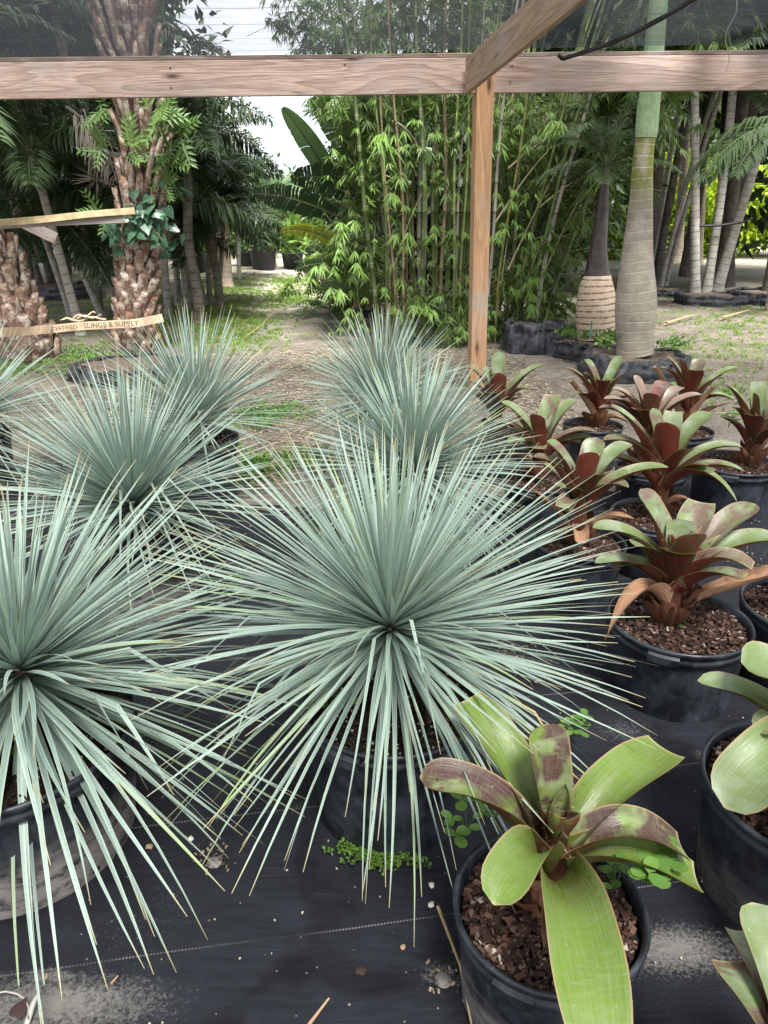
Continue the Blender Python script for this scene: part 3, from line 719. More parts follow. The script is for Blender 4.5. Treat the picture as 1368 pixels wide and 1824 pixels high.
B10, PB10 = brom('bromeliad in the ribbed pot against the right edge', 1310, 822, .42, .27,
    [(1290, 684, .06, .07), (1350, 680, .08, .075, 'cut', 0), (1345, 700, -.0, .06, 'round', 0), (1400, 700, .05, .07), (1420, 735, -.05, .07, 'round', .05), (1340, 740, -.12, .08, 'cut', .0), (1300, 725, -.06, .055)],
    M['pot'], base=(1342, 790), dead=[(1380, 775, -.05, .06, .04)], seed=30, ribs=36, extra=12)
B11, PB11 = brom('bromeliad cut off by the right edge, only the left side of its pot showing', 1450, 1078, .44, .28,
    [(1440, 950, .1), (1500, 930, .1), (1480, 1000, -.1)], M['pot'], base=(1450, 1020), seed=31)
B12, PB12 = brom('large-leaved bromeliad at the right edge with a tan-scarred leaf over its big pot', 1450, 1400, .46, .30,
    [(1320, 1180, .05, .12, 'round', .05), (1292, 1440, -.12, .11, 'round', .05), (1344, 1300, .0, .06, 'round', .03), (1420, 1130, .15, .11), (1560, 1200, .1, .1), (1450, 1640, -.3, .1), (1600, 1450, -.1, .1)],
    M['poth'], ('brs', 'bruo'), base=(1460, 1330), seed=32, wd=.09)
B13, PB13 = brom('bromeliad outside the bottom right corner, one banded leaf reaching into view', 1480, 2120, .36, .20,
    [(1322, 1712, .18, .10, 'cut', .03), (1480, 1780, .25, .1), (1300, 2000, -.05, .1), (1560, 1900, .1, .1)], M['pot'], ('brs', 'bruo'), base=(1450, 2000), seed=33, wd=.09)
#@@BACKGROUND
# ------------------------------------------------------------------ BACKGROUND PLANTS
def leaf_quad(b, p, d, nrm, ln, w, rnd, m=0):
    """folded pointed leaf of 2x2 faces"""
    sd = d.cross(nrm).normalized(); n = sd.cross(d)
    q = [p, p+d*ln*.4, p+d*ln]
    i0 = b.vert(q[0], (0, 0, rnd)); i1 = b.vert(q[1]+sd*w*.5+n*w*.12, (1, .4, rnd)); i2 = b.vert(q[2]-n*ln*.04, (0, 1, rnd)); i3 = b.vert(q[1]-sd*w*.5+n*w*.12, (-1, .4, rnd)); i4 = b.vert(q[1], (0, .4, rnd))
    b.face((i0, i1, i4), m); b.face((i4, i1, i2), m); b.face((i0, i4, i3), m); b.face((i4, i2, i3), m)
def rdir(up=0):
    while 1:
        v = V((R(-1, 1), R(-1, 1), R(-1, 1)))
        if .05 < v.length < 1:
            v = v.normalized(); v.z += up; return v.normalized()

def frond(b, p, d, ln, droop, nl=34, ll=.45, lw=.035, plume=0, rnd=.5, hang=.5, m=0, rm=1):
    """pinnate palm frond"""
    pts = []; q = p.copy(); N_ = 16
    for i in range(N_+1):
        pts.append(q.copy())
        t = (d + V((0, 0, -1))*droop*(i/N_)**1.3*1.6).normalized(); q = q + t*(ln/N_)
    b.tube(pts, [.014*(1-.75*i/N_) for i in range(N_+1)], 5, rnd, rm, cap=False)
    for i in range(nl):
        s = .12+.88*(i+.5)/nl; k = s*N_; i0 = min(N_-1, int(k)); c = pts[i0].lerp(pts[i0+1], k-i0)
        t = (pts[i0+1]-pts[i0]).normalized(); sd = t.cross(V((0, 0, 1)))
        if sd.length < .05: sd = V((1, 0, 0))
        sd.normalize(); u = sd.cross(t)
        L_ = ll*math.sin(PI*(.12+.80*s))*R(.85, 1.1)
        for sg in (-1, 1):
            for pl in range(1+plume):
                a = R(-.9, .9) if plume else R(-.1, .25)
                dd = (sd*sg*math.cos(a) + u*math.sin(a)*(1 if not plume else 1) + t*.55).normalized()
                e = dd + V((0, 0, -hang*R(.6, 1.4)))
                w = lw; p1 = c + dd*L_*.45; p2 = p1 + e.normalized()*L_*.55
                nn = t*.5+u*R(-.3, .3); ws = dd.cross(u).normalized()*w*.5 if abs(dd.dot(u)) < .95 else t*w*.5
                r = min(1, max(0, rnd+R(-.25, .25)))
                i1 = b.vert(c, (0, 0, r)); i2 = b.vert(p1+ws, (1, .5, r)); i3 = b.vert(p1-ws, (-1, .5, r)); i4 = b.vert(p2, (0, 1, r))
                b.face((i1, i2, i3), m); b.face((i3, i2, i4), m)
CROWNS = {}
def crown_mesh(kind, seed, nf, ln, mats, **kw):
    key = (kind, seed)
    if key in CROWNS: return CROWNS[key]
    st = random.getstate(); random.seed(seed); b = MB()
    for i in range(nf):
        k = i/nf; el = rad(78-95*k+R(-8, 8)); az = i*2.399963+R(-.2, .2)
        d = V((math.cos(az)*math.cos(el), math.sin(az)*math.cos(el), math.sin(el)))
        frond(b, d*.05, d, ln*R(.8, 1.08), .45+.5*(1-k)*R(.6, 1.3), rnd=R(.1, .8), **kw)
    o = b.build('crown', mats, smooth=False); me = o.data; bpy.data.objects.remove(o)
    CROWNS[key] = me; random.setstate(st); return me
def addmesh(name, me, parent, loc=(0, 0, 0), rz=0, sc=1):
    o = bpy.data.objects.new(name, me); C.objects.link(o); o.parent = parent; o.location = loc; o.rotation_euler = (0, 0, rz); o.scale = (sc,)*3; return o

M['palmf'] = foliage_mat('palm_frond_green', (.014, .034, .013), (.080, .125, .050), transl=.28, rough=.4)
M['palmy'] = foliage_mat('palm_frond_yellowish', (.05, .09, .012), (.16, .21, .04), transl=.35)
M['rachis'] = flat('frond_rib', (.07, .09, .03), .6)
M['deadf'] = foliage_mat('dead_frond', (.14, .11, .085), (.30, .26, .21), transl=.15, rough=.8)
M['bamL'] = foliage_mat('bamboo_leaf', (.038, .080, .014), (.130, .205, .045), transl=.38, rough=.42)
M['bamB'] = foliage_mat('bamboo_leaf_bright', (.09, .19, .03), (.21, .34, .07), transl=.4, rough=.42)
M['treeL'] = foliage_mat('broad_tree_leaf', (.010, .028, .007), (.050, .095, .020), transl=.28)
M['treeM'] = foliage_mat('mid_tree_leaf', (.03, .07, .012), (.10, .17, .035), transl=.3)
M['hedge'] = foliage_mat('yellow_green_hedge_leaf', (.20, .32, .012), (.48, .60, .04), transl=.45)
M['trk1'] = m_ring('grey_ringed_palm_trunk', (.22, .205, .175), (.38, .36, .315), (.045, .038, .032), .115, .10)
M['trk2'] = m_ring('tan_ringed_palm_trunk', (.22, .17, .12), (.36, .30, .235), (.50, .44, .36), .10, .14)
M['trk3'] = m_ring('dark_ringed_palm_trunk', (.08, .07, .055), (.20, .18, .145), (.03, .025, .02), .10, .12)
M['black_bag'] = flat('black_fabric_tree_bag', (.030, .032, .037), .6, .75, 22)

def lean_palm(name, label, base, top, r0, r1, mat, cmesh, group=None, sc=1.0, bow=.1, cat='palm tree', ext=0.0, flare=1.35, dist=None, crown=True, czr=0):
    Bp = g(*base) if dist is None else at(base[0], base[1], dist)
    if dist is not None: Bp.z = 0
    Tp = at(top[0], top[1], Bp.y + R(-.25, .25)); d = Tp-Bp
    Tp = Bp + d*(1+ext)
    t = thing(name, label, cat, Bp, 0, group)
    d = Tp-Bp; sdv = V((d.z, 0, -d.x)).normalized()*(1 if d.x > 0 else -1)
    b = MB(); N_ = 18; pts = []; rr = []
    for i in range(N_+1):
        s = i/N_; pts.append(d*s - sdv*bow*math.sin(PI*s)*.6 + V((0, 0, -.08 if i == 0 else 0)))
        rr.append((r0+(r1-r0)*s)*(1+(flare-1)*max(0, 1-s*7)**2))
    b.tube(pts, rr, 16, rnd=R(0, 1)); b.build('trunk', mat, t)
    if crown: addmesh('crown', cmesh, t, d + V((0, 0, -.05)), czr+R(0, 6), sc)
    return t, d
foxA = crown_mesh('fox', 1, 15, 1.5, [M['palmf'], M['rachis']], nl=40, ll=.42, lw=.034, plume=1, hang=.7)
foxB = crown_mesh('fox', 2, 14, 1.35, [M['palmf'], M['rachis']], nl=38, ll=.38, lw=.032, plume=1, hang=.9)
pinA = crown_mesh('pin', 3, 15, 1.9, [M['palmf'], M['rachis']], nl=44, ll=.5, lw=.034, hang=.8)
pinB = crown_mesh('pin', 4, 13, 1.7, [M['palmf'], M['rachis']], nl=40, ll=.46, lw=.04, hang=.6)
pinY = crown_mesh('piny', 5, 13, 1.8, [M['palmy'], M['rachis']], nl=40, ll=.5, lw=.04, hang=.5)
random.seed(5)
GL = 'ringed grey palms on the left'
LP = [((129, 568), (40, 330), .052, .040, 'trk1', foxA, 'pale ringed palm leaning left, foremost trunk left of the shaggy palm'),
      ((145, 596), (72, 330), .056, .042, 'trk1', foxB, 'ringed palm whose trunk passes behind the lettered strap'),
      ((186, 572), (106, 400), .048, .036, 'trk1', foxA, 'slim palm nearest the shaggy trunk on its left, leaning left'),
      ((76, 526), (44, 410), .085, .050, 'trk3', foxB, 'stout dark palm behind the front pair at the left'),
      ((96, 524), (66, 400), .085, .055, 'trk3', foxA, 'dark-trunked palm rising from the black bag at the left'),
      ((173, 511), (140, 415), .095, .055, 'trk3', pinB, 'dark short palm in the gap left of the shaggy trunk'),
      ((193, 500), (165, 400), .055, .040, 'trk3', pinA, 'thin far palm seen just left of the shaggy trunk'),
      ((126, 530), (104, 400), .060, .045, 'trk3', foxB, 'shaded palm between the two leaning pale trunks'),
      ((300, 574), (292, 395), .052, .042, 'trk1', foxA, 'ringed palm touching the right side of the shaggy trunk'),
      ((334, 554), (308, 340), .048, .034, 'trk1', foxB, 'tall greenish palm leaning left, right of the shaggy trunk'),
      ((318, 545), (312, 380), .055, .042, 'trk1', foxA, 'palm half hidden between two trunks right of the shaggy palm'),
      ((362, 545), (318, 400), .088, .045, 'trk1', foxB, 'palm with swollen leaning foot, right of the shaggy trunk'),
      ((375, 544), (376, 385), .050, .038, 'trk1', foxA, 'straight ringed palm beside the lane, left of its curved twin'),
      ((388, 540), (400, 385), .042, .034, 'trk1', foxB, 'slightly curved ringed palm nearest the lane'),
      ((400, 510), (390, 385), .17, .11, 'trk2', pinB, 'thick brown palm trunk behind the ringed pair by the lane'),
      ((426, 495), (428, 395), .055, .045, 'trk1', foxA, 'small grey palm farthest along the left of the lane')]
for i, (bb, tt, r0_, r1_, mt, cm, lb) in enumerate(LP):
    lean_palm('palm_tree', lb, bb, tt, r0_, r1_, M[mt], cm, GL, sc=R(.85, 1.05), ext=(.22 if i in (0, 1, 8, 9, 10) else .12), bow=R(0, .08))
# palms whose crowns fill the top left
for i, (px, Y, hgt, cm, sc, lb) in enumerate([(-60, 9.6, 3.9, pinA, 1.1, 'leafy palm at the left edge behind the leaning shaggy trunk'), (30, 12.5, 4.3, pinB, 1.25, 'dark-crowned palm far left above the wooden rail'),
        (150, 11.5, 4.0, pinA, 1.1, 'palm whose crown fills the shade left of the shaggy trunk'), (335, 10.4, 2.45, foxA, .85, 'palm with drooping plumes right of the shaggy trunk'),
        (375, 12.2, 2.3, foxB, .8, 'bushy plumed palm overhanging the lane'), (100, 14.5, 4.3, pinB, 1.4, 'tall far palm behind the left palms'), (175, 14, 4.0, pinA, 1.2, 'tall palm behind the shaggy trunk'), (320, 14.5, 2.5, foxB, 1.0, 'palm behind the plumed ones left of the lane'), (-20, 16, 5.2, pinA, 1.5, 'tallest far palm beyond the left edge group')]):
    X = (px-684)/F*(Y*cT)
    t = thing('palm_tree', lb, 'palm tree', (X, Y, 0), 0, GL)
    b = MB(); b.tube([V((.03*math.sin(k), 0, hgt*k/10-.05)) for k in range(11)], [.075-.002*k for k in range(11)], 12, rnd=R(0, 1)); b.build('trunk', M['trk3'], t)
    addmesh('crown', cm, t, (0, 0, hgt), R(0, 6), sc)

# dead grey frond hanging from the crown at the left
t = thing('dead_palm_frond', 'dead greyish brown frond hanging left of the shaggy trunk', 'palm frond', at(118, 190, 9.2))
b = MB(); frond(b, V((0, 0, 0)), V((.5, -.1, -.3)).normalized(), .9, 1.5, nl=30, ll=.5, lw=.022, plume=1, hang=1.6, rnd=.5); b.build('leaflets', [M['deadf'], M['deadf']], t, smooth=False)
t = thing('dead_palm_frond', 'pale dry spidery frond tuft just left of the vine-covered trunk', 'palm frond', at(172, 318, 9.4))
b = MB()
for k in range(40):
    d = rdir(-.1); leaf_quad(b, V((0, 0, 0)), d, rdir(), R(.2, .36), .012, R(0, 1))
b.build('leaflets', [M['deadf']], t, smooth=False)

# ---- shaggy booted palm trunks
def m_boot():
    N = NT('palm_boot'); v, a, l, r = N.leaf(); p = N.obj()
    st = N.noise(N.comb(N.math('MULTIPLY', a, 5), N.math('MULTIPLY', l, 1.2), N.math('MULTIPLY', r, 50)), 3, 4)
    c = N.mix(N.ramp(r, [(0, 0), (1, 1)]), (.13, .072, .048), (.29, .19, .135))
    c = N.mix(N.ramp(st, [(.4, 0), (.75, .6)]), c, (.085, .04, .025))
    n = N.noise(p, 11, 5, .7)
    c = N.mix(N.ramp(n, [(.47, 0), (.60, .85)]), c, (.50, .44, .37))
    c = N.mix(N.ramp(N.noise(p, 40, 3), [(.58, 0), (.68, .6)]), c, (.05, .03, .02))
    c = N.mix(N.ramp(l, [(.93, 0), (1, .6)]), c, (.06, .035, .025))
    return N.pbr(c, .85, N.bump(N.math('ADD', st, n), .8, .012), .15)
M['boot'] = m_boot(); M['core'] = flat('palm_trunk_core', (.035, .02, .014), .95)
def boot(b, c, out, up, w, h, tilt, rnd, th=.035):
    """one overlapping leaf base: thick wedge, free end up and outward"""
    tn = up.cross(out).normalized()
    n = 5; rows = []; ats = []
    d = (up*math.cos(tilt)+out*math.sin(tilt)).normalized(); nn = (out*math.cos(tilt)-up*math.sin(tilt)).normalized()
    for i in range(5):
        s = i/4; ww = w*(1.0-.35*s**1.5)*(.9+.1*math.sin(rnd*40+i)); tt = th*(.5+.9*s)*(1.0 if i < 4 else .8)
        row = []; ar = []
        for k in range(8):
            an = 2*PI*k/8; x = math.cos(an); y = math.sin(an)
            row.append(c + d*h*s*(1-.10*x*x*(i == 4)) + tn*x*ww*.5 + nn*(y*tt*(1-.35*x*x)*(1 if y > 0 else .5)) + nn*(-.16*ww*x*x))
            ar.append((x, s, rnd))
        rows.append(row); ats.append(ar)
    n0 = b.grid(rows, ats, 0, closed=True)
    b.face([n0+32+k for k in range(8)], 0)
def shaggy(label, base, way, seed, total, name='shaggy_palm', stop=None):
    """way: list of (px,py,halfwidth px) the trunk centre goes through"""
    random.seed(seed); B_ = g(*base); t = thing(name, label, 'palm tree', B_, 0, 'shaggy brown palm trunks')
    P = []
    for (px, py, hw) in way:
        q = at(px, py, B_.y); z = (q-V((0, 0, H))).dot(V((0, cT, -sT))); P.append((q-B_, hw/F*z))
    P[0][0].z = -.05
    pts = [p for p, r in P]; rr = [r for p, r in P]
    L_ = [0]
    for i in range(1, len(pts)): L_.append(L_[-1]+(pts[i]-pts[i-1]).length)
    def smp(s):
        for i in range(1, len(L_)):
            if s <= L_[i] or i == len(L_)-1:
                k = min(1, (s-L_[i-1])/(L_[i]-L_[i-1])); return pts[i-1].lerp(pts[i], k), rr[i-1]+(rr[i]-rr[i-1])*k, (pts[i]-pts[i-1]).normalized()
    b = MB(); n = 24; pp = []; r2 = []
    for i in range(n+1):
        p, r, u = smp(L_[-1]*i/n); pp.append(p); r2.append(r*.78)
    b.tube(pp, r2, 14, m=1)
    s = .0; i = 0
    while s < L_[-1]-.1:
        p, r, u = smp(s); an = i*2.399963 + R(-.12, .12)
        x = u.cross(V((0, 1, 0))).normalized(); y = u.cross(x)
        out = x*math.cos(an)+y*math.sin(an)
        upper = min(1, max(0, (s-1.15)/.5))
        hh = R(.20, .28)*(1+upper*1.0); ww = R(.13, .18)*(1-.25*upper)*r/.26
        boot(b, p+out*r*.72, out, u, ww, hh, R(.10, .26)+(.08*upper), R(0, 1), th=.030)
        i += 1; s += .0150*(.26/r)*(1+upper*.3)
    b.build('trunk', [M['boot'], M['core']], t)
    return t, B_, smp, L_[-1]
S1, SB1, smp1, LL1 = shaggy('upright shaggy palm trunk wrapped in brown leaf bases, carrying ferns and a vine', (240, 628), [(240, 640, 44), (240, 600, 40), (246, 480, 43), (248, 420, 43), (252, 350, 32), (256, 290, 32), (246, 190, 38), (228, 60, 50), (215, -80, 52), (200, -300, 50), (190, -480, 46)], 41, 4)
addmesh('crown', pinA, S1, smp1(LL1)[0], 1, 1.15)
S2, SB2, smp2, LL2 = shaggy('leaning shaggy brown palm trunk at the left edge', (45, 640), [(50, 655, 78), (38, 600, 62), (18, 530, 52), (-8, 460, 45), (-70, 360, 42), (-150, 230, 42), (-210, 90, 42)], 42, 3)
addmesh('crown', pinB, S2, smp2(LL2)[0], 2, 1.1)

# rail, yellow board and lettered strap
M['rail'] = m_wood('grey_rail_wood', (.30, .25, .21), (.22, .19, .165), (.12, .10, .09), 0, False)
M['yel'] = flat('yellow_strap_webbing', (.30, .235, .13), .8, .3, 14); M['tanst'] = flat('tan_strap_webbing', (.50, .37, .25), .85, .2, 14)
Ys = SB1.y-.38
A_ = at(-120, 414, SB2.y-.45); B_ = at(222, 397, Ys)
tag(beam('rail', A_, B_, .075, .05, M['rail']), 'weathered grey wooden rail tied to the two shaggy trunks', 'rail')
def ribbon(name, pts, w, mat, thick=.006, label=None, cat=None, tw=None):
    b = MB(); rows = []
    for i, p in enumerate(pts):
        t = (pts[min(i+1, len(pts)-1)]-pts[max(0, i-1)]).normalized(); n = t.cross(V((0, 0, 1))).normalized(); u = n.cross(t)
        if tw: u = Matrix.Rotation(tw(i), 3, t) @ u; n = t.cross(u)*-1
        rows.append([p-u*w/2-n*thick/2, p+u*w/2-n*thick/2, p+u*w/2+n*thick/2, p-u*w/2+n*thick/2])
    b.grid(rows, [[(0, 0, 0)]*4]*len(rows), closed=True); o = b.build(name, mat, None, smooth=False)
    if label: tag(o, label, cat)
    return o
A_ = at(-120, 408, SB2.y-.5); B_ = at(240, 375, Ys+.0)
ribbon('strap', [A_.lerp(B_, i/20)+V((0, 0, .003*math.sin(i*.5)))for i in range(21)], .062, M['yel'], .012, 'yellow webbing strap running along the top of the grey rail', 'strap', lambda i: .35*math.sin(i*.3))
A_ = at(40, 396, Ys-.09); B_ = at(100, 425, Ys-.03)
ribbon('brace_board', [A_.lerp(B_, i/4) for i in range(5)], .11, M['rail'], .02, 'short brown board end crossing under the yellow strap', 'board')
Yt = SB1.y-.40
st = thing('lettered_strap', 'tan webbing strap with black lettering stretched between the shaggy trunks', 'strap', at(0, 595, Yt))
pp = [(-60, 600), (0, 593), (60, 589), (95, 586), (140, 581), (200, 578), (240, 576), (290, 566)]
wp = [at(x, y, SB2.y-.80+(Yt-SB2.y+.80)*min(1, max(0, (x-10)/80))) for x, y in pp]
def cat_pt(k):
    i = min(len(wp)-2, int(k)); return wp[i].lerp(wp[i+1], k-i)
o = ribbon('webbing', [cat_pt(i*(len(wp)-1)/40)+V((0, .012*math.sin(i*1.1), 0)) for i in range(41)], .082, M['tanst'], .006, tw=lambda i: .08*math.sin(i*.9))
o.parent = st; o.matrix_parent_inverse = Matrix.Translation(-st.location)
def text_obj(name, txt, size, mat, parent, M4, ext=.0015):
    cu = bpy.data.curves.new(name, 'FONT'); cu.body = txt; cu.size = size; cu.extrude = ext; cu.align_x = 'LEFT'; cu.align_y = 'CENTER'
    cu.space_character = 1.05
    o = bpy.data.objects.new(name, cu); me = bpy.data.meshes.new_from_object(o); me.name = name
    o2 = bpy.data.objects.new(name, me); C.objects.link(o2); me.materials.append(mat); bpy.data.objects.remove(o)
    o2.parent = parent; o2.matrix_parent_inverse = Matrix.Translation(-parent.location) if parent else Matrix.Identity(4)
    o2.matrix_basis = M4; return o2
def along(px, py, px2, py2, Y):
    a = at(px, py, Y); b_ = at(px2, py2, Y); x = (b_-a).normalized(); z = V((0, -1, 0)); z = (z-x*z.dot(x)).normalized(); y = z.cross(x)
    m = Matrix((x, y, z)).transposed().to_4x4(); m.translation = a; return m
M['ink'] = flat('black_print', (.03, .025, .02), .8)
text_obj('lettering', 'CERTIFIED', .056, M['ink'], st, along(92, 586.5, 138, 581.5, Yt-.04))
text_obj('lettering', 'SLINGS & SUPPLY', .072, M['ink'], st, along(149, 581, 234, 576.5, Yt-.04))
b = MB()
for k in range(3):
    q0 = at(108+k*8, 571-k*2, Yt+.02); q1 = at(188-k*9, 566-k*4, Yt+.02)
    b.tube([q0.lerp(q1, i/14)+V((0, .01*math.sin(i+k), .018*math.sin(i*.8+k*2))) for i in range(15)], .009, 6)
tag(b.build('knotted_strap_end', M['tanst']), 'twisted loose strap end bunched just above the lettered strap', 'strap')

# epiphytes on the shaggy trunk
M['fern'] = foliage_mat('fern_leaf', (.038, .085, .018), (.13, .22, .055), transl=.35)
M['vine'] = foliage_mat('heart_vine_leaf', (.015, .045, .024), (.055, .125, .065), transl=.25, rough=.35)
def lobed(b, p, d, n, ln, w, rnd, lobes=5):
    """deeply cut leaf: lobes along a midrib"""
    d = d.normalized(); sd = d.cross(n).normalized(); nn = sd.cross(d)
    leaf_quad(b, p, d, nn, ln, w*.28, rnd)
    for i in range(lobes):
        s = .12+.75*i/(lobes-1); c = p+d*ln*s - nn*.04*s*ln
        for sg in (-1, 1):
            a = rad(72-38*s); leaf_quad(b, c, (sd*sg*math.sin(a)+d*math.cos(a)-nn*.15).normalized(), nn, w*(1-.35*s)*R(.85, 1.1), w*.22, min(1, max(0, rnd+R(-.15, .15))))
for i, (px, py, lb, nl, ln, tone) in enumerate([(280, 200, 'light green split-leaf fern high on the shaggy trunk, right under the crossbeam', 9, .30, .75), (235, 262, 'bright fern rosette at mid height on the shaggy trunk', 7, .27, .9), (190, 262, 'fern leaves sticking out left of the shaggy trunk', 4, .26, .6),
        (302, 322, 'bright lime fern tuft on the right of the shaggy trunk', 7, .20, 1.0), (182, 372, 'pale fern leaf above the yellow strap left of the trunk', 5, .24, .9), (318, 240, 'darker fern leaves hanging right of the shaggy trunk', 9, .34, .35), (185, 190, 'fern leaves peeping below the crossbeam left of the shaggy trunk', 5, .24, .7), (300, 280, 'shaded fern fronds hanging on the right side of the shaggy trunk', 10, .30, .15)]):
    random.seed(60+i); q = at(px, py, SB1.y-.36 if 200 < px < 290 else SB1.y-.1); t = thing('fern', lb, 'fern', q, 0, 'ferns on the shaggy trunk')
    b = MB()
    for k in range(nl):
        d = rdir(-.15); d.y = -abs(d.y)*.7; d.normalize(); lobed(b, V((R(-.06, .06), 0, R(-.05, .05))), d, V((R(-.4, .4), -1, .6)), ln*R(.7, 1.1), ln*.42, tone+R(-.2, .1))
    b.build('leaves', M['fern'], t, smooth=False)
random.seed(77)
t = thing('climbing_vine', 'dark green heart-leaved vine wrapped round the middle of the shaggy trunk', 'vine', at(265, 385, SB1.y-.33))
b = MB()
def heart(b, p, d, n, ln, rnd):
    d = d.normalized(); sd = d.cross(n).normalized(); nn = sd.cross(d); c = b.vert(p+d*ln*.3, (0, .3, rnd))
    pr = [(0, 0), (.22, -.12), (.42, .0), (.46, .22), (.34, .52), (.15, .8), (0, 1.08), (-.15, .8), (-.34, .52), (-.46, .22), (-.42, 0), (-.22, -.12)]
    ids = [b.vert(p+sd*x*ln+d*y*ln+nn*(-.12*abs(x)*ln-.1*y*y*ln), (x*2, max(0, y), rnd)) for x, y in pr]
    for k in range(12): b.face((c, ids[k], ids[(k+1) % 12]))
for k in range(72):
    px = random.gauss(262, 27); py = random.gauss(388, 23)+abs(px-262)*.3
    rr_ = (px-250)/45; q = at(px, py, SB1.y-.34+.18*min(1.4, abs(rr_))**2)
    heart(b, q-t.location, V((R(-1, 1), R(-.6, .1), R(-1.2, -.2))), V((R(-.8, .8), -1, R(-.2, 1))), R(.07, .13), R(0, 1))
for k in range(18):
    q = at(R(185, 215), R(395, 425), SB1.y-.3); heart(b, q-t.location, V((R(-.5, .5), -.35, -1)), V((R(-.4, .4), -1, .5)), R(.05, .08), R(0, .5))
b.build('leaves', M['vine'], t, smooth=False)
b = MB()
for k in range(5):
    q0 = at(R(235, 275), 350, SB1.y-.30)-t.location; q1 = at(R(225, 300), 430, SB1.y-.28)-t.location
    b.tube([q0.lerp(q1, i/8)+V((.03*math.sin(i+k), 0, 0)) for i in range(9)], .006, 5)
b.build('stem', flat('vine_stem', (.06, .05, .03)), t)

# ---- bamboo
def m_culm():
    N = NT('bamboo_culm'); v, a, l, r = N.leaf(); p = N.obj()
    c = N.ramp(r, [(0, (.030, .052, .016)), (.4, (.065, .10, .024)), (.6, (.11, .145, .03)), (.75, (.19, .17, .035)), (.88, (.15, .10, .05)), (1, (.27, .25, .20))])
    n = N.noise(N.map(p, (6, 6, .8)), 3, 4); c = N.mix(N.ramp(n, [(.45, 0), (.7, .55)]), c, (.06, .055, .03))
    fr = N.math('FRACT', N.math('ADD', N.math('DIVIDE', l, .30), N.math('MULTIPLY', r, 9)))
    c = N.mix(N.ramp(fr, [(0, .5), (.03, .5), (.05, 0), (.9, 0), (1, .2)]), c, (.24, .24, .15))
    c = N.mix(N.ramp(fr, [(.96, 0), (.975, .9), (1, .9)]), c, (.035, .03, .015))
    return N.pbr(c, .42, N.bump(n, .1, .004), .45)
M['culm'] = m_culm(); M['twig'] = flat('bamboo_twig', (.16, .15, .08), .7)
random.seed(91)
BC = g(812, 588); BC.z = 0
bam = thing('bamboo_clump', 'dense clump of green and yellow bamboo culms behind the timber post', 'bamboo', BC)
def bam_cluster(b, p, d, n, ln, m=0, tone=None):
    """drooping spray of lance leaves at the end of a twig"""
    d = d.normalized(); base = tone if tone is not None else R(0, 1)
    for k in range(n):
        a = -1.1+2.2*k/max(1, n-1)+R(-.15, .15); sd = d.cross(V((0, 0, 1)))
        if sd.length < .1: sd = V((1, 0, 0))
        sd.normalize()
        dd = (d*math.cos(a)+sd*math.sin(a)+V((0, 0, -.4-R(0, .9)))).normalized()
        leaf_quad(b, p+dd*.01, dd, (sd.cross(d)+rdir()*.5).normalized(), ln*R(.6, 1.2), ln*.125, min(1, max(0, base+R(-.25, .25))), m)
culmtops = []
base_px = [(668+5.3*i+R(-4, 4)) for i in range(56)]
for i, bx in enumerate(base_px):
    dpt = R(-.9, 1.0); Yb = BC.y + dpt
    if i % 3 == 1: Yb = BC.y-R(.9, 1.25)
    X0 = (bx-684)/F*(Yb*cT+H*sT)
    lean = ((bx-800)/150)*R(.5, 1.2)*.55 + R(-.12, .12)
    if bx > 900: lean = R(.5, 1.3)
    Ht = R(5.6, 7.2); r = R(.013, .031); rn = random.choice([.1, .2, .3, .35, .45, .5, .6, .72, .8, .9]) if R(0, 1) < .85 else 1
    pts = []; N_ = 22
    for k in range(N_+1):
        s = k/N_; pts.append(V((X0+lean*(s**1.5)*2.0 + .02*math.sin(i+k*.7), Yb+dpt*.5*s*s, -.05+Ht*s))-BC)
    # swollen nodes
    b = MB(); P2 = []; R2 = []; step = .30; ln = 0
    tot = Ht; nn_ = int(tot/step)
    def P_(z):
        k = z/Ht*N_; j = min(N_-1, int(k)); return pts[j].lerp(pts[j+1], k-j)
    for k in range(nn_):
        z = k*step+.0; rr_ = r*(1-.55*z/Ht)
        for dz, m_ in ((0, 1.0), (.006, 1.17), (.016, 1.0)):
            P2.append(P_(min(Ht, z+dz))); R2.append(rr_*m_)
    b.tube(P2, R2, 9, rnd=rn); b.build('culm', M['culm'], bam); culmtops.append((P_, Ht, r))
leafb = MB(); twigb = MB()
for P_, Ht, r in culmtops:
    for k in range(30):
        z = R(1.2, Ht) if R(0, 1) < .85 else R(.15, 1.2); c = P_(z); d = rdir(.15); d.y = abs(d.y)*(1 if R(0, 1) < (.8 if z < 2.6 else .4) else -1); ln = R(.25, .8)
        if z < 2.7 and P_(1).y < .25 and R(0, 1) < .85: continue
        e = c+d*ln+V((0, 0, -.15*ln)); twigb.tube([c, c.lerp(e, .5)+V((0, 0, .05)), e], [.005, .004, .002], 4, cap=False)
        for q in range(6):
            s = R(.35, 1.0); bam_cluster(leafb, c.lerp(e, s), d+rdir()*.9, random.randint(4, 7), R(.13, .20))
